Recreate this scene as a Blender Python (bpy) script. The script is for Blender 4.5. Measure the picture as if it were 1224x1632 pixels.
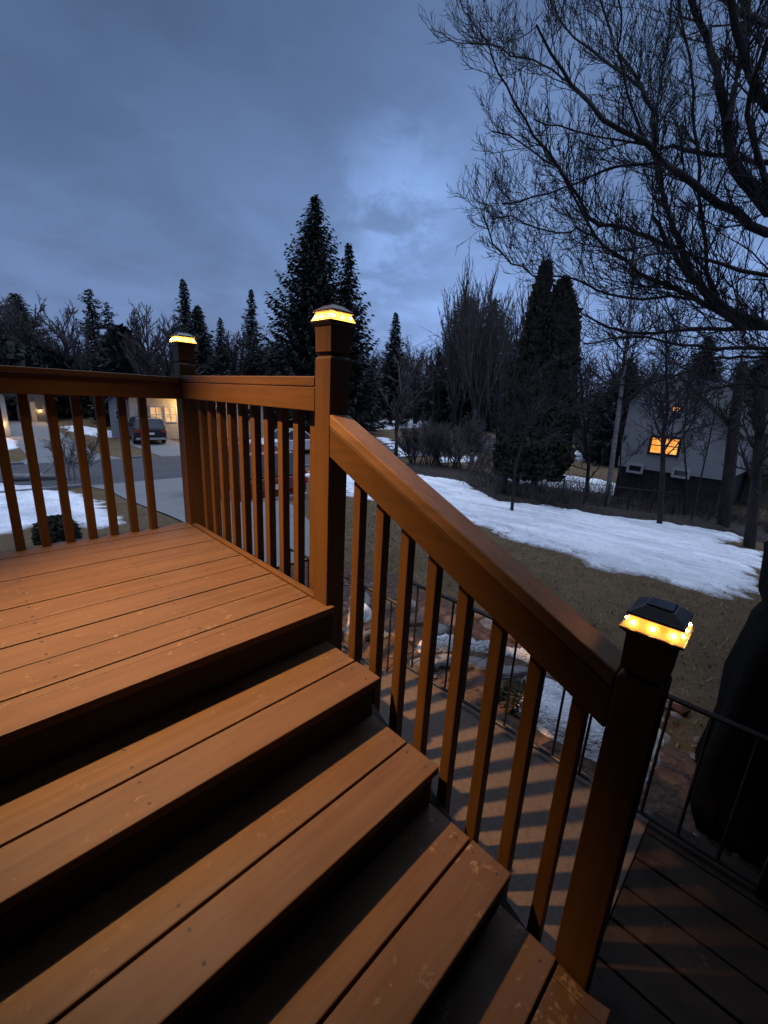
import bpy, math, random
from mathutils import Vector, Matrix, noise
R = math.radians
sc = bpy.context.scene
for o in list(bpy.data.objects): bpy.data.objects.remove(o)
COL = sc.collection

# ------------------------------------------------------------------ camera
CAM = Vector((-0.9487, -1.2181, 0.8166))
YAW, PITCH, ROLL, FPX = 0.7988, 0.2639, 0.0531, 672.17
fw = Vector((math.sin(YAW)*math.cos(PITCH), math.cos(YAW)*math.cos(PITCH), -math.sin(PITCH)))
rt0 = Vector((math.cos(YAW), -math.sin(YAW), 0)); up0 = rt0.cross(fw)
rt = rt0*math.cos(ROLL) + up0*math.sin(ROLL); up = up0*math.cos(ROLL) - rt0*math.sin(ROLL)
cd = bpy.data.cameras.new("camera"); cam = bpy.data.objects.new("camera", cd); COL.objects.link(cam)
m = Matrix((rt, up, -fw)).transposed().to_4x4(); m.translation = CAM; cam.matrix_world = m
cd.sensor_fit = 'VERTICAL'; cd.sensor_height = 36.0; cd.lens = FPX/1632*36.0
cd.clip_start = 0.02; cd.clip_end = 2000
sc.camera = cam
sc.render.resolution_x, sc.render.resolution_y = 768, 1024
sc.view_settings.view_transform = 'Standard'; sc.view_settings.look = 'None'
sc.view_settings.exposure = 0.0; sc.view_settings.gamma = 1.0

def ray(px, py):
    return fw + rt*((px-612)/FPX) - up*((py-816)/FPX)

# ------------------------------------------------------------------ world: overcast blue dusk
SKY_DIR = ray(640, 290).normalized(); SKY_DIR2 = ray(650, 420).normalized(); SKY_DIR3 = ray(560, 440).normalized()
w = bpy.data.worlds.new("World"); sc.world = w; w.use_nodes = True
nt = w.node_tree; nt.nodes.clear(); N = nt.nodes.new; L = nt.links.new
out = N('ShaderNodeOutputWorld'); bg = N('ShaderNodeBackground'); L(bg.outputs[0], out.inputs[0])
tc = N('ShaderNodeTexCoord')
def wmath(op, a, b=None, c=None, clamp=False):
    n = N('ShaderNodeMath'); n.operation = op; n.use_clamp = clamp
    for i, v in enumerate((a, b, c)):
        if v is None: continue
        if isinstance(v, (int, float)): n.inputs[i].default_value = v
        else: L(v, n.inputs[i])
    return n.outputs[0]
def wmap(v, a, b, c, d):
    n = N('ShaderNodeMapRange'); n.interpolation_type = 'SMOOTHSTEP'; L(v, n.inputs[0])
    for i, x in enumerate((a, b, c, d)): n.inputs[i+1].default_value = x
    return n.outputs[0]
sep = N('ShaderNodeSeparateXYZ'); L(tc.outputs['Generated'], sep.inputs[0])
# project direction onto a cloud deck so that clouds flatten towards the horizon
zz = wmath('ADD', wmath('MAXIMUM', sep.outputs[2], 0.0), 0.22)
cmb = N('ShaderNodeCombineXYZ'); L(wmath('DIVIDE', sep.outputs[0], zz), cmb.inputs[0]); L(wmath('DIVIDE', sep.outputs[1], zz), cmb.inputs[1])
def wnoise(scale, det, rough, dist, seed):
    n = N('ShaderNodeTexNoise'); n.noise_dimensions = '4D'; n.inputs['W'].default_value = seed
    n.inputs['Scale'].default_value = scale; n.inputs['Detail'].default_value = det
    n.inputs['Roughness'].default_value = rough; n.inputs['Distortion'].default_value = dist
    L(cmb.outputs[0], n.inputs['Vector']); return n.outputs[0]
n1 = wnoise(0.75, 4, 0.5, 0.3, 3.1); n2 = wnoise(2.2, 5, 0.55, 0.5, 8.2); 
cl = wmath('ADD', wmath('MULTIPLY', n1, 0.62), wmath('MULTIPLY', n2, 0.38))
cloud = wmap(cl, 0.36, 0.64, 0.0, 1.0)
nish = N('ShaderNodeTexSky'); nish.sky_type = 'NISHITA'; nish.sun_disc = False
nish.sun_elevation = R(0.5); nish.sun_rotation = R(215); nish.altitude = 300
hc = N('ShaderNodeValToRGB'); L(sep.outputs[2], hc.inputs[0]); cr = hc.color_ramp
cr.elements[0].position = 0.0; cr.elements[0].color = (0.135, 0.225, 0.460, 1)
cr.elements[1].position = 1.0; cr.elements[1].color = (1.15, 1.35, 1.85, 1)
for p, c in ((0.12, (0.232, 0.370, 0.720)), (0.30, (0.186, 0.305, 0.590)), (0.46, (0.132, 0.218, 0.425)), (0.60, (0.100, 0.165, 0.325)), (0.70, (0.50, 0.62, 0.98))):
    e = cr.elements.new(p); e.color = (*c, 1)
def spot(d, k0, k1, amt):
    v = N('ShaderNodeVectorMath'); v.operation = 'DOT_PRODUCT'; nv = N('ShaderNodeVectorMath'); nv.operation = 'NORMALIZE'
    L(tc.outputs['Generated'], nv.inputs[0]); L(nv.outputs[0], v.inputs[0]); v.inputs[1].default_value = d
    return wmath('MULTIPLY', wmap(v.outputs['Value'], k0, k1, 0, 1), amt)
n3 = wnoise(5.5, 6, 0.6, 0.8, 1.7); brk = wmap(wmath('ADD', wmath('MULTIPLY', n2, 0.5), wmath('MULTIPLY', n3, 0.5)), 0.43, 0.60, 0.0, 1.0)
thin = wmath('ADD', spot(SKY_DIR, 0.93, 1.0, 0.04), spot(SKY_DIR2, 0.93, 1.0, 0.09))
thin = wmath('ADD', thin, wmath('MULTIPLY', wmath('ADD', wmath('ADD', spot(SKY_DIR, 0.990, 1.0, 0.34), spot(SKY_DIR2, 0.985, 1.0, 0.22)), spot(ray(610, 350).normalized(), 0.988, 1.0, 0.16)), brk))
thin = wmath('SUBTRACT', wmath('ADD', thin, wmath('MULTIPLY', brk, 0.06)), 0.03)
# darker towards the far left of the view
left = N('ShaderNodeVectorMath'); left.operation = 'DOT_PRODUCT'; L(tc.outputs['Generated'], left.inputs[0]); left.inputs[1].default_value = ray(-150, 330).normalized()
lf = wmap(left.outputs['Value'], 0.50, 1.0, 1.02, 0.60)
gain = wmath('MULTIPLY', wmath('ADD', wmath('MULTIPLY_ADD', cloud, 0.30, 0.84), thin), lf)
mul = N('ShaderNodeVectorMath'); mul.operation = 'SCALE'; L(hc.outputs[0], mul.inputs[0]); L(gain, mul.inputs['Scale'])
ns = N('ShaderNodeVectorMath'); ns.operation = 'SCALE'; L(nish.outputs[0], ns.inputs[0]); ns.inputs['Scale'].default_value = 0.012
ad = N('ShaderNodeVectorMath'); ad.operation = 'ADD'; L(mul.outputs[0], ad.inputs[0]); L(ns.outputs[0], ad.inputs[1])
L(ad.outputs[0], bg.inputs['Color']); bg.inputs['Strength'].default_value = 1.0

# faint dusk glow from high above (the sun is already down)
sd = bpy.data.lights.new("dusk_sun", 'SUN'); sd.energy = 1.3; sd.angle = R(70); sd.color = (0.62, 0.76, 1.0)
so = bpy.data.objects.new("dusk_sun", sd); COL.objects.link(so)
so.rotation_euler = Vector((-0.25, -0.15, -1)).to_track_quat('-Z', 'Y').to_euler()

# ------------------------------------------------------------------ materials
def newmat(name):
    mt = bpy.data.materials.new(name); mt.use_nodes = True
    return mt, mt.node_tree, mt.node_tree.nodes['Principled BSDF']
def tnoise(nt, scale, detail=4, rough=0.55, vec=None, dist=0.0, sc3=None, world=False):
    n = nt.nodes.new('ShaderNodeTexNoise'); n.inputs['Scale'].default_value = scale
    n.inputs['Detail'].default_value = detail; n.inputs['Roughness'].default_value = rough; n.inputs['Distortion'].default_value = dist
    if vec is None:
        if world:
            g = nt.nodes.new('ShaderNodeNewGeometry'); vec = g.outputs['Position']
        else:
            t = nt.nodes.new('ShaderNodeTexCoord'); vec = t.outputs['Object']
    if sc3:
        mp = nt.nodes.new('ShaderNodeMapping'); mp.inputs['Scale'].default_value = sc3
        nt.links.new(vec, mp.inputs[0]); vec = mp.outputs[0]
    nt.links.new(vec, n.inputs['Vector']); return n.outputs[0]
def tramp(nt, fac, stops):
    r = nt.nodes.new('ShaderNodeValToRGB'); nt.links.new(fac, r.inputs[0]); c = r.color_ramp
    c.elements[0].position, c.elements[0].color = stops[0][0], (*stops[0][1], 1)
    c.elements[1].position, c.elements[1].color = stops[-1][0], (*stops[-1][1], 1)
    for p, k in stops[1:-1]:
        e = c.elements.new(p); e.color = (*k, 1)
    return r.outputs[0]
def tmix(nt, fac, a, b, mode='MIX'):
    n = nt.nodes.new('ShaderNodeMix'); n.data_type = 'RGBA'; n.blend_type = mode
    if isinstance(fac, float): n.inputs[0].default_value = fac
    else: nt.links.new(fac, n.inputs[0])
    for i, v in ((6, a), (7, b)):
        if isinstance(v, tuple): n.inputs[i].default_value = (*v, 1)
        else: nt.links.new(v, n.inputs[i])
    return n.outputs[2]
def tbump(nt, bs, h, strength, dist):
    b = nt.nodes.new('ShaderNodeBump'); b.inputs['Strength'].default_value = strength; b.inputs['Distance'].default_value = dist
    nt.links.new(h, b.inputs['Height']); nt.links.new(b.outputs[0], bs.inputs['Normal'])
def simple(name, c1, c2, scale=6, rough=0.6, bump=0.0, bdist=0.01, metal=0.0, sc3=None, world=False, lo=0.35, hi=0.65, detail=4):
    mt, nt, bs = newmat(name); f = tnoise(nt, scale, detail, sc3=sc3, world=world)
    nt.links.new(tramp(nt, f, [(lo, c1), (hi, c2)]), bs.inputs['Base Color'])
    bs.inputs['Roughness'].default_value = rough; bs.inputs['Metallic'].default_value = metal
    if bump: tbump(nt, bs, f, bump, bdist)
    return mt
def wood(name, base, dark, grain, scratch=0.0, rough=0.5, flake=0.615):
    """painted timber: long faint grain along one axis, blotches, dust and pale scuffs"""
    mt, nt, bs = newmat(name)
    blot = tnoise(nt, 3.5, 5, 0.6); fine = tnoise(nt, 26, 6, 0.7, sc3=grain, dist=0.4)
    col = tramp(nt, blot, [(0.3, dark), (0.7, base)])
    col = tmix(nt, 0.40, col, tramp(nt, fine, [(0.35, tuple(c*0.55 for c in dark)), (0.62, tuple(min(1, c*1.15) for c in base))]))
    if scratch:
        sc_ = tnoise(nt, 26, 4, 0.7, dist=0.15); mk = tnoise(nt, 2.3, 3, 0.6)
        f1 = tramp(nt, sc_, [(flake, (0, 0, 0)), (flake+0.05, (1, 1, 1))]); f2 = tramp(nt, mk, [(0.44, (0, 0, 0)), (0.60, (1, 1, 1))])
        f = nt.nodes.new('ShaderNodeMath'); f.operation = 'MULTIPLY'; nt.links.new(f1, f.inputs[0]); nt.links.new(f2, f.inputs[1])
        g = nt.nodes.new('ShaderNodeMath'); g.operation = 'MULTIPLY'; nt.links.new(f.outputs[0], g.inputs[0]); g.inputs[1].default_value = scratch
        col = tmix(nt, g.outputs[0], col, (0.20, 0.145, 0.10))
        # greyish worn film
        wn = tnoise(nt, 1.7, 4, 0.6); wf = tramp(nt, wn, [(0.38, (0, 0, 0)), (0.72, (0.5, 0.5, 0.5))])
        col = tmix(nt, wf, col, (0.072, 0.043, 0.025))
    nt.links.new(col, bs.inputs['Base Color'])
    rr = tnoise(nt, 9, 4); rm = nt.nodes.new('ShaderNodeMapRange'); nt.links.new(rr, rm.inputs[0])
    rm.inputs[3].default_value = rough-0.12; rm.inputs[4].default_value = rough+0.16; nt.links.new(rm.outputs[0], bs.inputs['Roughness'])
    tbump(nt, bs, fine, 0.6, 0.002)
    bs.inputs['Specular IOR Level'].default_value = 0.35
    return mt
M = {}
M['deck'] = wood('deck_stain', (0.0870, 0.0465, 0.0195), (0.0670, 0.0325, 0.0125), (0.06, 1, 1), 0.6, 0.55)
M['deck_worn'] = wood('deck_stain_worn', (0.0860, 0.0450, 0.0175), (0.0630, 0.0300, 0.0110), (0.06, 1, 1), 1.0, 0.55, 0.585)
M['rail'] = wood('rail_stain', (0.0732, 0.0340, 0.0083), (0.0601, 0.0269, 0.0063), (1, 0.06, 1), 0.0, 0.5)
M['railx'] = wood('rail_stain_cross', (0.0692, 0.0316, 0.0079), (0.0574, 0.0257, 0.0063), (0.06, 1, 1), 0.0, 0.5)
M['post'] = wood('post_stain', (0.0732, 0.0340, 0.0083), (0.0601, 0.0269, 0.0063), (1, 1, 0.06), 0.0, 0.5)
M['railcap'] = wood('lit_cap_stain', (0.175, 0.098, 0.052), (0.135, 0.072, 0.036), (1, 0.06, 1), 0.0, 0.6)  # rail stain lightened to carry the sky and lamp light on the cap
M['rail'].node_tree.nodes['Principled BSDF'].inputs['Specular IOR Level'].default_value = 0.35
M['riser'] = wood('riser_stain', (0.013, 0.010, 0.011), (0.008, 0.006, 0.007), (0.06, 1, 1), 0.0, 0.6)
M['oldwood'] = wood('weathered_boards', (0.010, 0.007, 0.006), (0.004, 0.003, 0.0028), (1, 0.06, 1), 0.25, 0.7)
M['oldwood'].node_tree.nodes['Principled BSDF'].inputs['Specular IOR Level'].default_value = 0.12
M['iron'] = simple('black_iron', (0.012, 0.012, 0.013), (0.03, 0.027, 0.025), 30, 0.55, 0.3, 0.002, 0.4)
M['lampmetal'] = simple('bronze_lamp_plastic', (0.030, 0.024, 0.026), (0.055, 0.045, 0.048), 12, 0.42, 0.1, 0.001)
M['panel'] = simple('solar_panel', (0.02, 0.022, 0.035), (0.045, 0.045, 0.06), 60, 0.2)
def emis(name, col, st, base=(0.8, 0.6, 0.3)):
    mt, nt, bs = newmat(name); bs.inputs['Base Color'].default_value = (*base, 1)
    bs.inputs['Emission Color'].default_value = (*col, 1); bs.inputs['Emission Strength'].default_value = st; return mt
def lens_mat(name='amber_lens', st=1.15, g0=0.26, g1=0.44):
    mt, nt, bs = newmat(name); f = tnoise(nt, 55, 3)
    nt.links.new(tramp(nt, f, [(0.3, (1.0, g0, 0.02)), (0.7, (1.0, g1, g1*0.18))]), bs.inputs['Emission Color'])
    bs.inputs['Emission Strength'].default_value = st; bs.inputs['Base Color'].default_value = (0.8, 0.5, 0.2, 1); return mt
M['lens'] = lens_mat(); M['lens_bright'] = lens_mat('amber_lens_bright', 2.6, 0.40, 0.62); M['led'] = emis('amber_led', (1.0, 0.52, 0.13), 230.0)
M['concrete'] = None
def concrete(name, a, b, crack=True):
    mt, nt, bs = newmat(name); f = tnoise(nt, 1.2, 6, 0.6, world=True); g = tnoise(nt, 55, 6, 0.8, world=True)
    col = tmix(nt, 0.42, tramp(nt, f, [(0.3, a), (0.7, b)]), tramp(nt, g, [(0.35, tuple(c*0.5 for c in a)), (0.65, tuple(c*1.35 for c in b))]))
    nt.links.new(col, bs.inputs['Base Color']); bs.inputs['Roughness'].default_value = 0.85; tbump(nt, bs, g, 0.5, 0.004); return mt
M['concrete'] = concrete('path_concrete', (0.048, 0.034, 0.026), (0.088, 0.063, 0.049))
M['drive'] = concrete('driveway_concrete', (0.12, 0.12, 0.12), (0.18, 0.18, 0.18))
M['asphalt'] = concrete('asphalt', (0.035, 0.036, 0.04), (0.06, 0.06, 0.065))
def grass_mat():
    mt, nt, bs = newmat('winter_lawn')
    a = tnoise(nt, 0.35, 5, 0.6, world=True); b = tnoise(nt, 2.4, 6, 0.65, world=True, dist=0.6); c = tnoise(nt, 45, 5, 0.75, world=True)
    col = tramp(nt, a, [(0.35, (0.120, 0.078, 0.042)), (0.65, (0.215, 0.138, 0.076))])
    col = tmix(nt, 0.5, col, tramp(nt, b, [(0.36, (0.040, 0.028, 0.015)), (0.5, (0.155, 0.102, 0.055)), (0.68, (0.28, 0.190, 0.11))]))
    col = tmix(nt, 0.55, col, tramp(nt, c, [(0.32, (0.03, 0.024, 0.013)), (0.5, (0.11, 0.08, 0.046)), (0.70, (0.25, 0.19, 0.115))]))
    nt.links.new(col, bs.inputs['Base Color']); bs.inputs['Roughness'].default_value = 0.95; bs.inputs['Specular IOR Level'].default_value = 0.1
    mx = nt.nodes.new('ShaderNodeMath'); nt.links.new(b, mx.inputs[0]); nt.links.new(c, mx.inputs[1]); tbump(nt, bs, mx.outputs[0], 0.9, 0.05)
    return mt
M['grass'] = grass_mat()
def snow_mat():
    mt, nt, bs = newmat('old_snow')
    a = tnoise(nt, 1.5, 7, 0.68, world=True, sc3=(1, 0.35, 1), dist=0.4); b = tnoise(nt, 7, 6, 0.7, world=True); d = tnoise(nt, 26, 3, 0.6, world=True)
    col = tramp(nt, a, [(0.30, (0.30, 0.31, 0.34)), (0.44, (0.62, 0.65, 0.70)), (0.55, (0.93, 0.95, 0.98))])
    col = tmix(nt, 0.45, col, tramp(nt, b, [(0.34, (0.34, 0.34, 0.36)), (0.46, (0.95, 0.96, 0.98))]))
    e_ = tnoise(nt, 0.55, 4, 0.6, world=True, sc3=(1, 0.6, 1)); col = tmix(nt, tramp(nt, e_, [(0.46, (0, 0, 0)), (0.62, (0.55, 0.55, 0.55))]), col, (0.44, 0.46, 0.52))
    at_ = nt.nodes.new('ShaderNodeAttribute'); at_.attribute_name = 'thick'; sm_ = nt.nodes.new('ShaderNodeMath'); nt.links.new(at_.outputs['Fac'], sm_.inputs[0])
    b2 = tnoise(nt, 11, 5, 0.7, world=True); m2 = nt.nodes.new('ShaderNodeMath'); m2.operation = 'MULTIPLY_ADD'; nt.links.new(b2, m2.inputs[0]); m2.inputs[1].default_value = 0.9; m2.inputs[2].default_value = -0.45; nt.links.new(m2.outputs[0], sm_.inputs[1])
    col = tmix(nt, tramp(nt, sm_.outputs[0], [(0.10, (0.9, 0.9, 0.9)), (0.30, (0.35, 0.35, 0.35)), (0.60, (0, 0, 0))]), col, (0.20, 0.18, 0.165))
    dk = tramp(nt, d, [(0.64, (0, 0, 0)), (0.70, (0.75, 0.75, 0.75))]); col = tmix(nt, dk, col, (0.10, 0.08, 0.06))
    nt.links.new(col, bs.inputs['Base Color']); bs.inputs['Roughness'].default_value = 0.75
    mx = nt.nodes.new('ShaderNodeMath'); nt.links.new(a, mx.inputs[0]); nt.links.new(b, mx.inputs[1]); tbump(nt, bs, mx.outputs[0], 0.9, 0.13)
    return mt
M['snow'] = snow_mat()
M['mulch'] = simple('mulch', (0.022, 0.012, 0.008), (0.085, 0.045, 0.028), 22, 0.95, 1.0, 0.04, world=True, detail=6)
M['stone'] = simple('grey_stone', (0.06, 0.057, 0.056), (0.15, 0.14, 0.135), 9, 0.85, 0.6, 0.01, world=True)
M['redstone'] = simple('red_stone', (0.07, 0.040, 0.028), (0.17, 0.10, 0.07), 8, 0.85, 0.6, 0.012, world=True)
M['needle'] = simple('spruce_needles', (0.005, 0.009, 0.007), (0.016, 0.023, 0.017), 1.2, 0.9, world=True)
M['needle2'] = simple('cedar_foliage', (0.010, 0.009, 0.005), (0.036, 0.029, 0.014), 1.6, 0.9, world=True)
M['bark'] = simple('dark_bark', (0.010, 0.008, 0.007), (0.030, 0.024, 0.021), 14, 0.95, 0.8, 0.02, sc3=(1, 1, 0.25), world=True)
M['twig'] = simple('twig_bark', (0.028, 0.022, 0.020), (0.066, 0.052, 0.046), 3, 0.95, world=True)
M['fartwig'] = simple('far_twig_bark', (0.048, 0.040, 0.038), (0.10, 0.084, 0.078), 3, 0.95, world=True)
M['mapletwig'] = simple('maple_twig', (0.008, 0.007, 0.007), (0.022, 0.018, 0.018), 3, 0.95, world=True)
M['birch'] = simple('pale_bark', (0.13, 0.12, 0.115), (0.27, 0.25, 0.24), 5, 0.9, 0.6, 0.01, sc3=(1, 1, 2.5), world=True)
M['brush'] = simple('leaf_litter', (0.010, 0.007, 0.005), (0.040, 0.028, 0.019), 10, 0.95, 1.0, 0.06, world=True)
def siding(name, c, sp=0.13):
    mt, nt, bs = newmat(name)
    g = nt.nodes.new('ShaderNodeNewGeometry'); s = nt.nodes.new('ShaderNodeSeparateXYZ'); nt.links.new(g.outputs['Position'], s.inputs[0])
    q = nt.nodes.new('ShaderNodeMath'); q.operation = 'MULTIPLY'; q.inputs[1].default_value = 1/sp; nt.links.new(s.outputs[2], q.inputs[0])
    fr = nt.nodes.new('ShaderNodeMath'); fr.operation = 'FRACT'; nt.links.new(q.outputs[0], fr.inputs[0])
    f = tnoise(nt, 2.5, 5, world=True)
    col = tmix(nt, 0.3, c, tramp(nt, f, [(0.3, tuple(x*0.7 for x in c)), (0.7, tuple(min(1, x*1.1) for x in c))]))
    col = tmix(nt, tramp(nt, fr.outputs[0], [(0.0, (0.55, 0.55, 0.55)), (0.14, (0, 0, 0))]), col, tuple(x*0.35 for x in c))
    nt.links.new(col, bs.inputs['Base Color']); bs.inputs['Roughness'].default_value = 0.7; tbump(nt, bs, fr.outputs[0], 0.6, 0.02); return mt
M['side_white'] = siding('white_siding', (0.36, 0.355, 0.36)); M['side_cream'] = siding('cream_siding', (0.62, 0.54, 0.42))
M['side_grey'] = siding('grey_siding', (0.30, 0.30, 0.32)); M['side_dark'] = siding('dark_siding', (0.09, 0.085, 0.085)); M['side_tan'] = siding('tan_siding', (0.40, 0.35, 0.29))
M['trim'] = simple('white_trim', (0.34, 0.34, 0.34), (0.46, 0.46, 0.45), 8, 0.6)
M['roof'] = simple('roof_shingle', (0.015, 0.015, 0.016), (0.04, 0.038, 0.038), 16, 0.95, 0.6, 0.02, world=True)
M['found'] = simple('foundation', (0.012, 0.012, 0.012), (0.024, 0.023, 0.022), 5, 0.9, world=True)
M['glass'] = simple('dark_glass', (0.015, 0.017, 0.02), (0.03, 0.033, 0.04), 2, 0.08)
M['litpane'] = None
def litpane(name, c1, c2, st, scale=3.5):
    mt, nt, bs = newmat(name); f = tnoise(nt, scale, 3, world=True); bs.inputs['Base Color'].default_value = (0.2, 0.15, 0.1, 1)
    nt.links.new(tramp(nt, f, [(0.35, c1), (0.65, c2)]), bs.inputs['Emission Color']); bs.inputs['Emission Strength'].default_value = st; return mt
M['litorange'] = litpane('lit_orange_curtain', (1.0, 0.24, 0.015), (1.0, 0.50, 0.09), 1.25)
M['litwarm'] = litpane('lit_warm_room', (0.55, 0.28, 0.10), (1.0, 0.60, 0.26), 0.9)
M['black_paint'] = simple('black_car_paint', (0.008, 0.008, 0.010), (0.012, 0.012, 0.014), 2, 0.18)
M['red_paint'] = simple('red_car_paint', (0.09, 0.011, 0.007), (0.12, 0.015, 0.009), 2, 0.25)
M['white_paint'] = simple('white_car_paint', (0.55, 0.57, 0.60), (0.62, 0.64, 0.67), 2, 0.3)
M['rubber'] = simple('tyre_rubber', (0.012, 0.012, 0.012), (0.025, 0.025, 0.025), 20, 0.9)
M['rim'] = simple('alloy_rim', (0.35, 0.35, 0.36), (0.5, 0.5, 0.5), 8, 0.35, metal=0.8)
M['plate'] = simple('number_plate', (0.65, 0.65, 0.62), (0.75, 0.75, 0.72), 30, 0.5)
M['tail'] = simple('tail_light', (0.30, 0.012, 0.008), (0.36, 0.02, 0.01), 9, 0.2)
M['head'] = simple('head_light', (0.5, 0.5, 0.5), (0.7, 0.7, 0.7), 9, 0.1)
M['tarp'] = simple('black_tarp', (0.0012, 0.0012, 0.0014), (0.003, 0.003, 0.0034), 4, 0.9, 0.6, 0.03)
M['tarp'].node_tree.nodes['Principled BSDF'].inputs['Specular IOR Level'].default_value = 0.1
M['cord'] = simple('tie_cord', (0.09, 0.085, 0.08), (0.15, 0.14, 0.13), 40, 0.8)
M['shrub'] = simple('shrub_leaf', (0.007, 0.009, 0.004), (0.028, 0.030, 0.013), 9, 0.9, world=True)

# ------------------------------------------------------------------ helpers
def tag(o, label=None, cat=None, group=None, kind=None):
    if label: o['label'] = label
    if cat: o['category'] = cat
    if group: o['group'] = group
    if kind: o['kind'] = kind
    return o
def empty(name, loc=(0, 0, 0), rz=0.0, **k):
    o = bpy.data.objects.new(name, None); o.empty_display_size = 0.2; COL.objects.link(o)
    o.location = loc; o.rotation_euler = (0, 0, rz); tag(o, **k); return o
class MB:
    def __init__(s): s.v = []; s.f = []
    def add(s, vs, fs):
        b = len(s.v); s.v.extend(tuple(p) for p in vs); s.f.extend(tuple(i+b for i in f) for f in fs)
    def box(s, x0, x1, y0, y1, z0, z1, mat=None):
        vs = [Vector(p) for p in ((x0,y0,z0),(x1,y0,z0),(x1,y1,z0),(x0,y1,z0),(x0,y0,z1),(x1,y0,z1),(x1,y1,z1),(x0,y1,z1))]
        if mat: vs = [mat @ p for p in vs]
        s.add(vs, [(0,3,2,1),(4,5,6,7),(0,1,5,4),(1,2,6,5),(2,3,7,6),(3,0,4,7)])
    def prism(s, prof, y0, y1, axis='y'):
        n = len(prof)
        if axis == 'y': vs = [(a, y0, b) for a, b in prof] + [(a, y1, b) for a, b in prof]
        else: vs = [(y0, a, b) for a, b in prof] + [(y1, a, b) for a, b in prof]
        s.add(vs, [tuple(range(n)), tuple(range(2*n-1, n-1, -1))] + [(i, i+n, (i+1) % n+n, (i+1) % n) for i in range(n)])
    def frust(s, cx, cy, z0, z1, a0, a1, b0=None, b1=None):
        b0 = b0 or a0; b1 = b1 or a1
        vs = [(cx+sx*a, cy+sy*b, z) for z, a, b in ((z0, a0, b0), (z1, a1, b1)) for sx, sy in ((-1,-1),(1,-1),(1,1),(-1,1))]
        s.add(vs, [(3,2,1,0),(4,5,6,7),(0,1,5,4),(1,2,6,5),(2,3,7,6),(3,0,4,7)])
    def tube(s, pts, rad, n=6, cap=True):
        pts = [Vector(p) for p in pts]; rings = []
        for i, p in enumerate(pts):
            t = (pts[min(i+1, len(pts)-1)] - pts[max(i-1, 0)])
            if t.length < 1e-6: t = Vector((0, 0, 1))
            t.normalize(); u = t.cross(Vector((0.31, 0.12, 0.94) if abs(t.z) < 0.9 else (1, 0.1, 0))); u.normalize(); v = t.cross(u)
            r = rad[i] if isinstance(rad, (list, tuple)) else rad
            rings.append([p + (u*math.cos(2*math.pi*k/n) + v*math.sin(2*math.pi*k/n))*r for k in range(n)])
        b = len(s.v)
        for rg in rings: s.v.extend(tuple(q) for q in rg)
        for i in range(len(pts)-1):
            for k in range(n): s.f.append((b+i*n+k, b+i*n+(k+1) % n, b+(i+1)*n+(k+1) % n, b+(i+1)*n+k))
        if cap and n > 2:
            s.f.append(tuple(b+k for k in range(n-1, -1, -1))); s.f.append(tuple(b+(len(pts)-1)*n+k for k in range(n)))
    def build(s, name, mat, parent=None, smooth=False, bevel=0.0, xf=None):
        me = bpy.data.meshes.new(name); vs = s.v
        if xf is not None: vs = [tuple(xf @ Vector(p)) for p in vs]
        me.from_pydata(vs, [], s.f); me.update(); me.materials.append(mat)
        if smooth: me.polygons.foreach_set('use_smooth', [True]*len(me.polygons))
        o = bpy.data.objects.new(name, me); COL.objects.link(o)
        if parent: o.parent = parent
        if bevel:
            b = o.modifiers.new('bevel', 'BEVEL'); b.width = bevel; b.segments = 2; b.limit_method = 'ANGLE'; b.angle_limit = R(40)
        return o
def ss(t): t = max(0.0, min(1.0, t)); return t*t*(3-2*t)
def T(x, y):
    """height of the yard"""
    dx = max(0.0, x-1.2); dy = max(0.0, y-1.6); r = math.hypot(dx, dy)
    if y < 1.6 and x < 1.2: r = 0
    t = min(1.0, r/15.0); z = -1.0 - 1.8*(0.45*t + 0.55*ss(t))
    z += 0.9*ss((y-27)/30.0) + 1.2*ss((x-34)/40.0)*ss((12-y)/10.0+1) * (0 if 15 < y < 24 else 1) * 0.0
    z -= 0.30*ss((x-14)/6.0)*(1-ss((y-8)/5.0))
    z += 0.05*noise.noise(Vector((x*0.35, y*0.35, 0)))*ss(r/3.0)*(1-ss((y-13)/3.0))
    return z
def G(px, py, dz=0.0, maxd=220):
    """where the sight line through a photo pixel meets the ground"""
    d = ray(px, py); d = d/math.hypot(d.x, d.y); lo = 0.3; t = lo
    while t < maxd:
        p = CAM + d*t
        if p.z < T(p.x, p.y)+dz: break
        t *= 1.02
    a, b = t/1.02, t
    for _ in range(20):
        c = (a+b)/2; p = CAM + d*c
        if p.z < T(p.x, p.y)+dz: b = c
        else: a = c
    return CAM + d*b
def at(px, py, D):
    """point on the sight line at horizontal distance D"""
    d = ray(px, py); return CAM + d*(D/math.hypot(d.x, d.y))

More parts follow.
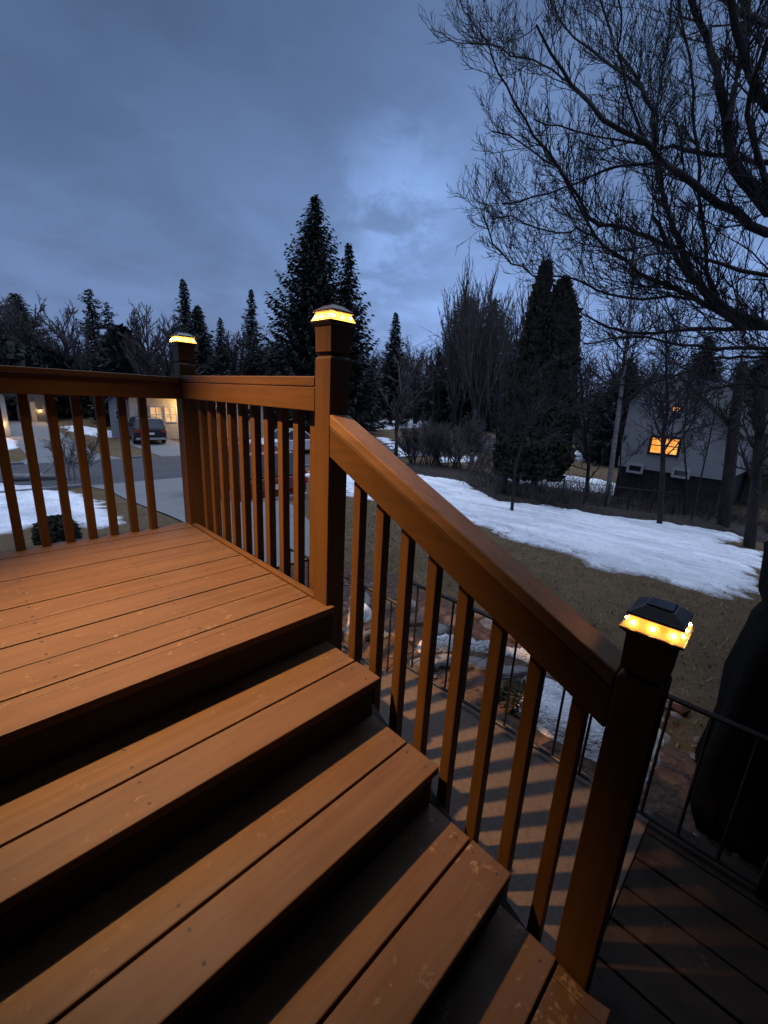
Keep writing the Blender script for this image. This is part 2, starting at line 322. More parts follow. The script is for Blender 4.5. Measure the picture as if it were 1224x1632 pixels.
# ================================================================== SETTING
xs = []; v = 0.0; st = 0.25
while v < 400: xs.append(v); v += st; st = 0.25 if v < 20 else st*1.12
xs = sorted(set([-a for a in xs] + xs))
g = MB(); nx = len(xs)
for yv in xs:
    for xv in xs: g.v.append((xv, yv, T(xv, yv)))
for j in range(nx-1):
    for i in range(nx-1): g.f.append((j*nx+i, j*nx+i+1, (j+1)*nx+i+1, (j+1)*nx+i))
tag(g.build('ground', M['grass'], smooth=True), kind='structure')
def sheet(name, mat, x0, x1, y0, y1, lift, step=0.5, shape=None, kind='structure'):
    b = MB(); nxs = max(2, int((x1-x0)/step)+1); nys = max(2, int((y1-y0)/step)+1)
    for j in range(nys):
        for i in range(nxs):
            x = x0+(x1-x0)*i/(nxs-1); y = y0+(y1-y0)*j/(nys-1)
            if shape: x = shape(x, y)
            b.v.append((x, y, T(x, y)+lift))
    for j in range(nys-1):
        for i in range(nxs-1): b.f.append((j*nxs+i, j*nxs+i+1, (j+1)*nxs+i+1, (j+1)*nxs+i))
    return tag(b.build(name, mat, smooth=True), kind=kind)
YS0, YS1 = 16.7, 22.7
sheet('street', M['asphalt'], -90, 140, YS0, YS1, 0.02, 0.5)
def kerb(y0, y1, gaps):
    b = MB(); x = -60.0
    while x < 90:
        if not any(a < x+0.5 < c for a, c in gaps): b.box(x, x+0.99, y0, y1, T(x, y0)-0.1, T(x, y0)+0.11)
        x += 1.0
    return tag(b.build('kerb', M['drive']), kind='structure')
kerb(YS0-0.16, YS0-0.002, [(2.0, 6.4)]); kerb(YS1+0.002, YS1+0.16, [(1.0, 5.2), (6.0, 10.0)])
def flare(x, y): return x
def drive_x(x, y):
    xl = 1.3+(y-2.6)*0.095; xr = min(6.0, 2.45+(y-3.0)*0.47); q = xl+(xr-xl)*x
    return q+(q-4.2)*0.25*ss((y-14.7)/2)
sheet('driveway', M['drive'], 0.0, 1.0, 2.6, YS0, 0.028, 0.06, drive_x)
sheet('opposite_driveway', M['drive'], 1.4, 4.2, YS1, 43, 0.026, 0.5, lambda x, y: x + (x-2.8)*0.4*ss((25-y)/2))
sheet('neighbour_driveway', M['drive'], 6.6, 9.6, YS1, 31, 0.026, 0.5)
# walkway slab between stairs and iron railing
b = MB(); b.box(-1.2, 0.86, -1.10, 0.28, -1.2, -0.79); b.box(0.12, 0.86, 0.282, 1.9, -1.2, -0.95); tag(b.build('path', M['concrete'], bevel=0.006), kind='structure')

def snow(name, poly, th, label, step=0.12, wob=0.25, edge=0.5, frac=0.0, world=None, furrow=False):
    """irregular sheet of old snow lying on the yard, poly = photo pixels of its outline"""
    P = world or [tuple(G(*p)[:2]) for p in poly]
    x0 = min(p[0] for p in P)-0.3; x1 = max(p[0] for p in P)+0.3; y0 = min(p[1] for p in P)-0.3; y1 = max(p[1] for p in P)+0.3
    def sd(x, y):
        ins = False; dm = 1e9; j = len(P)-1
        for i in range(len(P)):
            ax, ay = P[j]; bx, by = P[i]
            if (ay > y) != (by > y) and x < (bx-ax)*(y-ay)/(by-ay)+ax: ins = not ins
            vx, vy = bx-ax, by-ay; t = max(0, min(1, ((x-ax)*vx+(y-ay)*vy)/(vx*vx+vy*vy+1e-9)))
            dm = min(dm, math.hypot(x-ax-t*vx, y-ay-t*vy)); j = i
        return dm if ins else -dm
    nx = int((x1-x0)/step)+1; ny = int((y1-y0)/step)+1; b = MB(); hs = []
    for j in range(ny):
        for i in range(nx):
            x = x0+i*step; y = y0+j*step; d = sd(x, y)
            n = noise.noise(Vector((x*1.1, y*1.1, 3)))*wob + noise.noise(Vector((x*4, y*4, 9)))*wob*0.6 + noise.noise(Vector((x*10, y*10, 2)))*wob*0.35
            h = th*min(1.0, (d+n)/edge) + (0.05*noise.noise(Vector((x*0.9, y*2.2, 5))) + 0.03*noise.noise(Vector((x*3, y*4, 7))))*min(1, step*9)*(1 if d > 0 else 0)
            h = max(-0.03, h) - frac*max(0, noise.noise(Vector((x*1.3, y*3.0, 21)))-0.15)
            if furrow and d > 0 and y > -0.6 and x < 4.6+0.62*y+0.9 and abs(d-0.50-0.12*noise.noise(Vector((x*1.2, y*1.2, 30)))) < 0.045: h = -0.03
            hs.append(h); b.v.append((x, y, T(x, y)+h))
    for j in range(ny-1):
        for i in range(nx-1):
            q = (j*nx+i, j*nx+i+1, (j+1)*nx+i+1, (j+1)*nx+i)
            if max(hs[k] for k in q) > -0.005: b.f.append(q)
    used = sorted({k for f in b.f for k in f}); mp = {k: i for i, k in enumerate(used)}
    b.v = [b.v[k] for k in used]; b.f = [tuple(mp[k] for k in f) for f in b.f]
    o = b.build(name, M['snow'], smooth=True); at_ = o.data.attributes.new('thick', 'FLOAT', 'POINT')
    at_.data.foreach_set('value', [max(0.0, min(1.0, hs[k]/th)) for k in used])
    return tag(o, kind='stuff', label=label)

# ================================================================== DECK
deck = empty('deck', (0, 0, 0), label='reddish brown stained timber deck floor with front edge at the top of the stairs', cat='deck')
XL = -1.72            # own house wall
b = MB(); y = -0.0227
edges = [-0.0227, 0.118]; gap = 0.007
b.box(XL, 0.026, -0.0227, 0.085, -0.028, 0.0)          # front board, notched round the post
b.box(XL, -0.002, 0.085, 0.1185, -0.028, 0.0)
for k in range(9):
    a = 0.1225+k*0.1495+gap/2; e = min(1.44, 0.1225+(k+1)*0.1495-gap/2)
    if k == 0: a = 0.1225+gap/2
    b.box(XL, 0.0, a, e, -0.028, -0.0012*(k % 2))
b.build('decking', M['deck'], deck, bevel=0.0025)
b = MB(); b.box(0.0035, 0.034, 0.0925, 1.355, -0.16, 0.008); b.build('edge_trim', M['rail'], deck, bevel=0.003)
b = MB(); b.box(XL, 0.03, -0.004, 0.034, -0.153, -0.030); b.box(XL, 0.0, 1.40, 1.438, -0.2, -0.03); b.box(-0.04, -0.002, 0.036, 1.398, -0.2, -0.03)
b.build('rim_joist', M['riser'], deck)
for x in (-1.6, -0.1):
    b = MB(); b.box(x-0.045, x+0.045, 1.30, 1.39, -1.3, -0.21); b.build('support_post', M['riser'], deck)

def screw(par, x, y, z, dz=0.0):
    c = MB(); n_ = 8; c.v = [(x+0.0042*math.cos(2*math.pi*i/n_), y+0.0042*math.sin(2*math.pi*i/n_), z+dz+0.0007) for i in range(n_)]; c.f = [tuple(range(n_))]
    return c.build('screw', M['iron'], par)
for k in range(9):
    for x in (-0.035, -0.44, -0.85):
        for y in (0.1225+k*0.1495+0.03, 0.1225+(k+1)*0.1495-0.03): screw(deck, x, y, -0.0012*(k % 2))
RUN, RISE = 0.2902, 0.1586
stairs = empty('stairs', (0, 0, -0.79), label='reddish brown timber steps leading down from the deck with black shaded risers', cat='stairs')
adj = {1: (-0.0047, 0.003, 0.0044), 2: (-0.0063, -0.002, -0.006), 3: (0.0038, -0.0057, -0.007), 4: (0.0, 0.0, 0.0)}
def wadd(o): o.location = (0, 0, 0.79)
for k in range(1, 5):
    dy, dz, xr = adj[k]; yn = -0.0227-k*RUN+dy; z = -k*RISE+dz
    b = MB(); yb = yn+RUN+0.030+(0.004 if k == 1 else 0)
    b.box(XL+0.35, xr, yn+0.1365+0.004, yb, z-0.030, z-0.001)
    if k < 4: b.box(XL+0.35, xr+0.001, yn, yn+0.1365-0.004, z-0.030, z)
    else:
        b.box(XL+0.35, -0.045, yn, yn+0.1365-0.004, z-0.030, z)
        vs = [(-0.045, yn), (0.0, yn), (-0.012, -1.125), (-0.006, -1.060), (-0.006, yn+0.1325), (-0.045, yn+0.1325)]
        b.prism([(p[0], p[1]) for p in vs], z-0.030, z) if False else b.add([(p[0], p[1], zz_) for zz_ in (z-0.030, z) for p in vs], [(5,4,3,2,1,0), (6,7,8,9,10,11)] + [(i, (i+1) % 6, (i+1) % 6+6, i+6) for i in range(6)])
    o = b.build('tread', M['deck_worn' if k >= 3 else 'deck'], stairs, bevel=0.004); wadd(o)
    for x in (-0.04, -0.75):
        for y, e_ in ((yn+0.03, 0), (yn+0.108, 0), (yn+0.17, -0.001), (yn+0.245, -0.001)):
            if k < 4 or y > yn+0.15: screw(stairs, x, y, z, e_+0.79)
for k in range(1, 6):
    yb = -0.0227-(k-1)*RUN+0.018+(adj[k-1][0] if k > 1 else 0); z1 = -(k-1)*RISE-0.031; z0 = -k*RISE+adj.get(k, (0, 0, 0))[1]+0.002 if k < 5 else -0.789; z1 += adj[k-1][1] if k > 1 else 0
    if k == 1: continue
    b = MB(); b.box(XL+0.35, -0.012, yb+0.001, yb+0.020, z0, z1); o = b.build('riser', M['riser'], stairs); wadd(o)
for x in (XL+0.36, -0.75, -0.040):
    b = MB(); prof = [(0.0, -0.17), (0.0, -0.45)]
    prof = [(0.0, -0.19)]
    for k in range(1, 5):
        y1 = -0.0227-(k-1)*RUN+0.038; prof += [(min(0.0, y1) if k == 1 else y1, -k*RISE-0.034), (-0.0227-k*RUN+0.040, -k*RISE-0.034)]
    prof = [(0.0, -RISE-0.034)] + prof[2:] + [(-0.0227-4*RUN+0.040, -0.789), (-0.75, -0.789), (0.0, -0.42)]
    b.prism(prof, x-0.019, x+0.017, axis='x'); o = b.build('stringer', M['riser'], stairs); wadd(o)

# ---- posts, rails and balusters
PW = 0.089
def post_mb(x0, y0, z0, z1):
    b = MB(); c = 0.007; b.box(x0, x0+PW, y0, y0+PW, z0, z1-c)
    b.frust(x0+PW/2, y0+PW/2, z1-c, z1, PW/2, PW/2-c); return b
def baluster(parent, x0, y0, z0, z1, axis='y', top=None):
    b = MB(); s = 0.0375
    if top: # sloped top
        za, zb = top
        b.add([(x0,y0,z0),(x0+s,y0,z0),(x0+s,y0+s,z0),(x0,y0+s,z0),(x0,y0,za),(x0+s,y0,za),(x0+s,y0+s,zb),(x0,y0+s,zb)],
              [(0,3,2,1),(4,5,6,7),(0,1,5,4),(1,2,6,5),(2,3,7,6),(3,0,4,7)])
    else: b.box(x0, x0+s, y0, y0+s, z0, z1)
    return b.build('baluster', M['post'], parent, bevel=0.003)
HB, HR, HRH = 0.9476, 0.8793, 0.1235
left = empty('deck_railing', (0, 0, 0), label='brown timber railing across the back of the deck, ending at the left lamp post', cat='railing')
post_mb(0.0-0.089+0.0, 1.36, -0.9, 0.93).build('post', M['post'], left, bevel=0.003) if False else post_mb(-0.002, 1.360, -0.9, 0.945).build('post', M['post'], left, bevel=0.003)
b = MB(); b.box(XL, -0.004, 1.352, 1.442, HR-0.036, HR-0.010); b.build('cap_rail', M['railx'], left, bevel=0.004)
b = MB(); b.box(XL, -0.004, 1.362, 1.392, HR-HRH-0.006, HR-0.038); b.build('top_rail', M['railx'], left, bevel=0.003)
for k in range(15):
    x = -0.215 - k*0.101
    if x > XL: baluster(left, x, 1.394, -0.16, HR-HRH+0.03)
mid = empty('deck_railing', (0, 0, 0), label='brown timber railing along the deck side between the two taller lamp posts', cat='railing')
post_mb(0.0, 0.0, -0.9, HB).build('post', M['post'], mid, bevel=0.003)
b = MB(); b.box(-0.002, PW, 0.091, 1.358, HR-0.036, HR); b.build('cap_rail', M['rail'], mid, bevel=0.004)
b = MB(); b.box(0.0, 0.038, 0.091, 1.358, HR-HRH, HR-0.038); b.build('top_rail', M['rail'], mid, bevel=0.003)
for k in range(10): baluster(mid, 0.050, 0.152+k*0.1205, -0.16, HR-HRH+0.03)
srl = empty('stair_railing', (0, 0, 0), label='sloping brown timber handrail with balusters down the right side of the steps', cat='railing')
YC = -1.1218; SH, SV, SL = 0.7507, 0.1493, 0.4744
ZC = SH+SL*(YC+PW)
post_mb(0.0, YC, -1.0, ZC+0.004).build('post', M['post'], srl, bevel=0.003)
def slope(x0, x1, t0, t1, mat, name, bev):
    b = MB(); y0, y1 = YC+PW+0.001, -0.001
    vs = []
    for y in (y0, y1):
        zt = SH+SL*y
        vs += [(x0, y, zt-t1), (x1, y, zt-t1), (x1, y, zt-t0), (x0, y, zt-t0)]
    b.add(vs, [(0,1,2,3),(7,6,5,4),(0,4,5,1),(1,5,6,2),(2,6,7,3),(3,7,4,0)]); return b.build(name, mat, srl, bevel=bev)
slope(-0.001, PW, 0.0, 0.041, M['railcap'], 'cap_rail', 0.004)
slope(0.001, 0.038, 0.043, SV, M['rail'], 'top_rail', 0.003)
for k in range(8):
    y = -0.09-0.0375-k*0.1215; z = SH+SL*y-0.044
    baluster(srl, 0.046, y, -0.42+SL*(y+0.1)*1.0-0.02 if k < 7 else -0.785, None, top=(z, z+SL*0.0375))
# outer stair skirt the balusters are fixed to
b = MB(); b.add([(xx, yy, z_) for xx in (0.008, 0.0385) for yy, z_ in ((-0.002, -0.19), (-1.03, -0.19-SL*1.16), (-1.03, -0.789), (-0.80, -0.789), (-0.002, -0.46))],
      [(0,1,2,3,4),(9,8,7,6,5)] + [(i, i+5, (i+1) % 5+5, (i+1) % 5) for i in range(5)])
o = b.build('skirt_board', M['riser'], stairs); wadd(o)

# ---- solar post lamps
def lamp(x, y, z, rz, label, sleeve=0.098, lens='lens_bright'):
    e = empty('post_lamp', (x, y, z), rz, label=label, cat='lamp', group='glowing solar lamps on the railing posts')
    b = MB(); b.frust(0, 0, 0.004, 0.012, 0.036, 0.036); b.frust(0, 0, 0.0125, sleeve, 0.0435, 0.0455); b.build('sleeve', M['post'], e, bevel=0.002)
    z0 = sleeve+0.0005
    b = MB(); b.frust(0, 0, z0, z0+0.008, 0.047, 0.055); b.frust(0, 0, z0+0.0085, z0+0.015, 0.0575, 0.0595); b.build('tray', M['lampmetal'], e, bevel=0.0015)
    b = MB(); b.frust(0, 0, z0+0.0155, z0+0.042, 0.0555, 0.043); ln = b.build('lens', M[lens], e)
    b = MB(); b.frust(0, 0, z0+0.0425, z0+0.050, 0.052, 0.051); b.frust(0, 0, z0+0.0502, z0+0.064, 0.049, 0.028); b.build('roof', M['lampmetal'], e, bevel=0.002)
    b = MB(); b.frust(0, 0, z0+0.0645, z0+0.068, 0.025, 0.023); b.build('solar_panel', M['panel'], e)
    for q in range(4):
        for s in (-0.036, 0.0, 0.036):
            b = MB(); mtx = Matrix.Rotation(q*math.pi/2, 4, 'Z')
            c = mtx @ Vector((s, -0.0500, z0+0.028)); r = 0.0046
            vs = [c+Vector(p)*r for p in ((1,0,0),(-1,0,0),(0,1,0),(0,-1,0),(0,0,1),(0,0,-1))]
            b.add(vs, [(0,2,4),(2,1,4),(1,3,4),(3,0,4),(2,0,5),(1,2,5),(3,1,5),(0,3,5)]); b.build('led', M['led'], e, smooth=True)
    return e
lamp(0.0445, 0.0445, HB, 0, 'amber lamp glowing on the tall middle post where deck and stairs meet')
lamp(0.0425, 1.4045, 0.945, 0, 'amber lamp glowing on the far left corner post of the deck')
lamp(0.0445, YC+0.0445, ZC+0.004, R(1.5), 'amber lamp seen from above on the lowest post at the stair foot', lens='lens')

# ---- own house wall and flood light left of the deck
hw = empty('porch_house', (XL, 0, -1), label='house wall left of the deck carrying the warm porch light', cat='house')
b = MB(); b.box(-0.3, -0.004, -5.0, 2.6, -0.3, 4.0); b.build('wall', M['side_dark'], hw)
b = MB(); b.box(-0.35, 0.5, -5.1, 2.7, 4.0, 4.12); b.build('eave', M['trim'], hw)
LP = Vector((-1.58, 0.74, 2.75))
pl = empty('porch_light', LP, label='warm flood light high on the house wall left of the deck', cat='light')
b = MB(); b.tube([(XL-LP.x+0.001, 0, 0.05), (0, 0, 0.05)], 0.015, 8); b.build('bracket', M['iron'], pl)
b = MB(); b.tube([(0, 0, 0.02), (0, 0, 0.09)], [0.06, 0.035], 16); b.build('housing', M['iron'], pl)
sl = bpy.data.lights.new('porch_bulb', 'SPOT'); sl.energy = 1620; sl.color = (1.0, 0.55, 0.22); sl.shadow_soft_size = 0.035; sl.spot_size = R(49); sl.spot_blend = 1.0
slo = bpy.data.objects.new('porch_bulb', sl); COL.objects.link(slo); slo.parent = pl; slo.location = (0, 0, 0.0)
slo.rotation_euler = (Vector((-0.26, 0.40, 0.0))-LP).to_track_quat('-Z', 'Y').to_euler()

# ---- iron railing on the far side of the path
def iron_rail(label, y0, y1, zt, zb, x=0.80, posts=()):
    e = empty('iron_railing', (x, y0, zb), label=label, cat='railing')
    n = max(2, int(abs(y1-y0)/0.3))
    b = MB(); b.tube([(0, (y1-y0)*i/n, zt-zb + (0.004 if i % 2 else 0)) for i in range(n+1)], 0.011, 6); b.build('top_rail', M['iron'], e)
    b = MB(); b.tube([(0, (y1-y0)*i/n, 0.03) for i in range(n+1)], 0.009, 6); b.build('bottom_rail', M['iron'], e)
    yy = 0.06
    while yy < abs(y1-y0):
        s = 1 if y1 > y0 else -1
        b = MB(); b.tube([(0, s*yy, 0.03), (0, s*yy, zt-zb)], 0.006, 5); b.build('picket', M['iron'], e)
        yy += 0.125
    for p in posts:
        b = MB(); b.box(-0.017, 0.017, p-y0-0.017, p-y0+0.017, -0.02, zt-zb+0.03); b.build('post', M['iron'], e)
    return e
iron_rail('low black iron railing beside the path behind the stair balusters', 0.24, -1.5, -0.21, -0.79, posts=(-1.45,))
iron_rail('lower black iron railing farther along the path behind the middle post', 0.32, 1.62, -0.385, -0.95, posts=(1.6,))
b = MB(); b.box(0.782, 0.818, 0.262, 0.298, -0.99, -0.20); tag(b.build('fence_post', M['rail'], bevel=0.003), label='slim brown post between the two sections of black iron railing', cat='post')

# ---- boardwalk right of the last post
bw = empty('boardwalk', (0.3, -1.1, -0.79), label='dark weathered board walk on the ground right of the lowest lamp post', cat='boardwalk')
b = MB()
for i in range(6):
    x = 0.058+i*0.1385; b.box(x+0.003, x+0.1345, -4.5, -1.103, -0.83, -0.786-0.002*(i % 2), Matrix.Translation((-0.3, 1.1, 0.79)))
b.build('boards', M['oldwood'], bw, bevel=0.004)
b = MB(); b.box(0.06, 0.9, -4.5, -1.103, -1.1, -0.832, Matrix.Translation((-0.3, 1.1, 0.79))); b.build('frame', M['riser'], bw)

# ---- black tarp covered bulk at the right
def tarp():
    e = empty('covered_grill', (1.64, -1.96, -1.0), label='bulky thing under a black cover standing at the right edge of the path', cat='covered grill')
    b = MB(); n = 40; prof = [(-0.1, 0.50), (0.1, 0.505), (0.35, 0.50), (0.6, 0.50), (0.85, 0.49), (0.98, 0.46), (1.08, 0.49), (1.24, 0.50), (1.38, 0.44), (1.46, 0.26), (1.48, 0.0)]
    b.v = []
    for j, (z, r) in enumerate(prof):
        for i in range(n):
            a = 2*math.pi*i/n; c, s = math.cos(a), math.sin(a)
            q = 1/max(abs(c), abs(s)); q = 1+(q-1)*0.72
            f = 1+0.035*math.sin(a*9+j*0.3)*(1-z/1.0)+0.04*noise.noise(Vector((c*3, s*3, z*4)))
            b.v.append((r*c*q*f*1.18, r*s*q*f*1.55, z+0.02*noise.noise(Vector((c*2, s*2, 4+z)))))
    for j in range(len(prof)-1):
        for i in range(n): b.f.append((j*n+i, j*n+(i+1) % n, (j+1)*n+(i+1) % n, (j+1)*n+i))
    o = b.build('cover', M['tarp'], e, smooth=True)
    b = MB(); pts = [(-0.30-0.045*i, 0.43-0.02*i, 0.72-0.03*i) for i in range(9)]
    b.tube(pts, 0.005, 5); b.tube([(-0.58, 0.20, 0.60), (-0.60, 0.24, 0.50), (-0.61, 0.26, 0.42), (-0.60, 0.22, 0.36), (-0.61, 0.25, 0.30)], 0.005, 5); b.build('tie_cord', M['cord'], e)
    return e
tarp()

# ================================================================== GARDEN BED
def stone(px, py, sx, sy, sz, mat, seed, label, name='rock', group='stones of the garden bed', flat=False, zoff=0.0, rz=None):
    p = G(px, py); rnd = random.Random(seed); b = MB(); n = rnd.choice((7, 8, 9)); rings = [(0.0, 1.0), (0.55, 1.02), (0.9, 0.93), (1.0, 0.72)] if flat else [(0.0, 0.9), (0.35, 1.0), (0.7, 0.82), (0.93, 0.5), (1.0, 0.2)]
    rr = [rnd.uniform(0.8, 1.15) for _ in range(n)]
    for z, r in rings:
        for i in range(n):
            a = 2*math.pi*i/n; b.v.append((sx*r*rr[i]*math.cos(a), sy*r*rr[i]*math.sin(a), sz*z*(1+rnd.uniform(-.06, .06))-sz*0.25))
    for j in range(len(rings)-1):
        for i in range(n): b.f.append((j*n+i, j*n+(i+1) % n, (j+1)*n+(i+1) % n, (j+1)*n+i))
    b.f.append(tuple((len(rings)-1)*n+i for i in range(n)))
    o = b.build(name, mat, bevel=0.006); o.location = (p.x, p.y, T(p.x, p.y)+zoff); o.rotation_euler = (0, 0, rnd.uniform(0, 6) if rz is None else rz)
    return tag(o, label=label, cat='rock', group=group)

# ---- roof and house wing out of view, added to block sky light
hr = empty('sky_blocker_roof', (0, -3.0, 3.12), label='unseen roof added above deck and stairs to block sky light', cat='roof')
b = MB(); b.box(XL, 1.45, -2.2, 3.65, 0.0, 0.16); b.build('roof', M['trim'], hr)
b = MB(); b.box(1.452, 5.5, -2.2, 1.70, 0.0, 0.16); b.build('sky_blocker_side', M['trim'], hr)  # second slab added to keep sky light off the lower right
b = MB(); b.box(1.30, 1.42, -2.1, -1.98, -4.1, -0.003); b.build('support_post', M['trim'], hr)
bwg = empty('sky_blocker_wing', (1.0, -6.0, -1.2), label='unseen house wing added behind the stairs to block sky light', cat='house')
b = MB(); b.box(-3.0, 5.5, -4, 0.8, 0, 5.2); b.build('wall', M['side_dark'], bwg)
b = MB(); b.box(0.05, 5.4, 0.803, 3.15, 0, 4.30); b.build('sky_blocker_bay', M['side_dark'], bwg)  # added block that cuts sky light coming from the right
b = MB(); b.prism([(-4.3, 5.201), (1.2, 5.201), (-1.5, 7.0)], -3.2, 5.8, axis='x'); b.build('roof', M['roof'], bwg)

def patch(name, mat, P, th, label, kind='stuff', **k):
    old = M['snow']; M['snow'] = mat
    o = snow(name, None, th, label, world=P, **k); M['snow'] = old; o['kind'] = kind; return o
# garden bed
patch('garden_bed', M['mulch'], [(0.88, -2.6), (0.88, 2.4), (1.9, 2.5), (2.25, 1.6), (2.1, 0.6), (1.9, -0.3), (1.7, -1.2), (1.7, -2.6)], 0.06, 'reddish brown mulch of the garden bed beyond the iron railing', step=0.06, wob=0.12, edge=0.15)
fl = 'stones of the garden bed'
ORD = ['first', 'second', 'third', 'fourth', 'fifth', 'sixth', 'seventh', 'eighth', 'ninth', 'tenth', 'eleventh', 'twelfth', 'thirteenth', 'last']
L1 = 'flat grey cut stone in the curved garden edging, %s from the left'
for i, (px, py, a) in enumerate([(562, 1014, .13), (596, 1018, .13), (676, 1066, .14), (706, 1062, .14), (742, 1064, .15), (778, 1070, .15), (815, 1080, .15), (850, 1094, .14), (884, 1108, .13)]):
    stone(px, py+6, a*0.92, a*0.5, 0.15, M['stone'], 100+i, L1 % ORD[i], name='edging_stone', flat=True, zoff=-0.02, group='grey edging stones', rz=R(-50+i*4))
L2 = '%s rock in the mulch between garden bed and lawn, %s from the left'
for i, (px, py, a) in enumerate(sorted([(575, 968, .16), (610, 975, .14), (648, 972, .15), (663, 1000, .13), (690, 985, .17), (722, 1000, .15), (752, 992, .13), (780, 1005, .16), (812, 1022, .15), (845, 1040, .14), (640, 1030, .10), (700, 1018, .11), (905, 1066, .15), (1064, 1125, .12)])):
    stone(px, py, a, a*0.7, 0.09, M['redstone'] if i % 3 else M['stone'], 200+i, L2 % ('reddish brown' if i % 3 else 'grey', ORD[i]), name='garden_rock', flat=(i % 2 == 0), zoff=0.03, group='reddish garden rocks')
rnd = random.Random(5)
b = MB()
for i in range(200):
    x = rnd.uniform(0.93, 2.1); y = rnd.uniform(-2.2, 1.8); s = rnd.uniform(0.012, 0.035); z = T(x, y)+0.06
    vs = [Vector((x, y, z-0.01))+Vector(q_)*s*rnd.uniform(.7, 1.2) for q_ in ((1,0,0),(.3,.9,.1),(-.8,.5,0),(-.7,-.6,.1),(.4,-.9,0),(.1,.1,.7),(0,0,-.6))]
    b.add(vs, [(0,1,5),(1,2,5),(2,3,5),(3,4,5),(4,0,5),(1,0,6),(2,1,6),(3,2,6),(4,3,6),(0,4,6)])
tag(b.build('pebbles', M['stone']), kind='stuff', label='small stones scattered through the garden mulch')
# snow
snow('snow', [(545, 742), (600, 748), (665, 756), (700, 761), (745, 769), (800, 800), (869, 805), (966, 823), (1070, 835), (1146, 847), (1207, 856), (1165, 862), (1150, 868), (1226, 882), (1219, 905), (1195, 951), (1160, 948), (1112, 940), (1042, 922), (984, 915), (932, 898), (883, 881), (820, 862), (750, 836), (700, 822), (640, 808), (590, 798), (548, 791)], 0.07, 'long sheet of old grey-white snow across the brown lawn', step=0.075, wob=0.30, edge=0.35, furrow=True)
snow('snow', [(-60, 770), (5, 771), (60, 774), (130, 786), (165, 800), (186, 818), (203, 834), (160, 842), (115, 836), (60, 838), (20, 850), (-60, 862)], 0.07, 'snow patch on the slope below the left deck railing', step=0.1, wob=0.15)
snow('snow', [(858, 752), (900, 757), (952, 764), (1048, 785), (1086, 795), (1084, 812), (1058, 812), (1005, 798), (952, 788), (869, 777), (815, 772), (790, 762)], 0.08, 'snow strip behind the wire fence in front of the white house', step=0.15, wob=0.25)
snow('snow', [(548, 976), (585, 978), (602, 990), (590, 1006), (560, 1012), (545, 1020)], 0.157, 'small snow patch just right of the middle post foot', step=0.03, wob=0.04, edge=0.08)
snow('snow', [(655, 1040), (700, 1032), (750, 1035), (800, 1045), (850, 1058), (885, 1078), (850, 1076), (790, 1056), (730, 1050), (690, 1052), (665, 1056)], 0.157, 'narrow snow patch lying behind the edging stones', step=0.03, wob=0.04, edge=0.07)
snow('snow', [(838, 1090), (905, 1104), (985, 1140), (1070, 1172), (1066, 1235), (1035, 1300), (985, 1268), (950, 1247), (880, 1207), (830, 1175), (803, 1150), (815, 1120)], 0.159, 'bright snow patch close behind the lower stair balusters', step=0.03, wob=0.05, edge=0.12)
snow('snow', [(562, 679), (600, 670), (660, 666), (705, 671), (690, 681), (600, 685)], 0.10, 'snow on the far lawn across the street', step=0.5, wob=0.5, edge=0.8)
snow('snow', [(92, 681), (125, 677), (160, 684), (198, 690), (202, 698), (150, 697)], 0.10, 'snow strip on the lawn between the driveways across the street', step=0.3, wob=0.35)
snow('snow', [(-40, 694), (5, 692), (30, 703), (28, 716), (-40, 720)], 0.08, 'snow in front of the far left house', step=0.3, wob=0.35)
snow('snow', [(694, 729), (760, 727), (765, 735), (700, 738)], 0.08, 'snow scrap between the bare bushes', step=0.12, wob=0.25)
snow('snow', [(905, 718), (935, 714), (940, 734), (922, 737)], 0.12, 'snow heap left of the pale trunk', step=0.15, wob=0.2)
snow('snow', [(1165, 784), (1180, 778), (1196, 784), (1200, 792), (1170, 793)], 0.16, 'rounded snow heap in the shade by the right neighbour', step=0.1, wob=0.2)
snow('snow', [(484, 752), (500, 750), (500, 762), (484, 762)], 0.05, 'scrap of snow behind the middle post', step=0.1, wob=0.1)
snow('snow', [(600, 697), (618, 697), (660, 727), (640, 731)], 0.05, 'snow line left along the street edge', step=0.2, wob=0.4)
patch('leaf_litter', M['brush'], [tuple(G(*p)[:2]) for p in [(560, 740), (700, 745), (780, 757), (830, 775), (960, 790), (1100, 812), (1226, 835), (1240, 872), (1150, 849), (966, 825), (869, 808), (800, 803), (745, 771), (665, 758), (600, 750)]], 0.20, 'dark leaf litter under the trees along the snow edge', step=0.15, wob=0.6, edge=0.5)

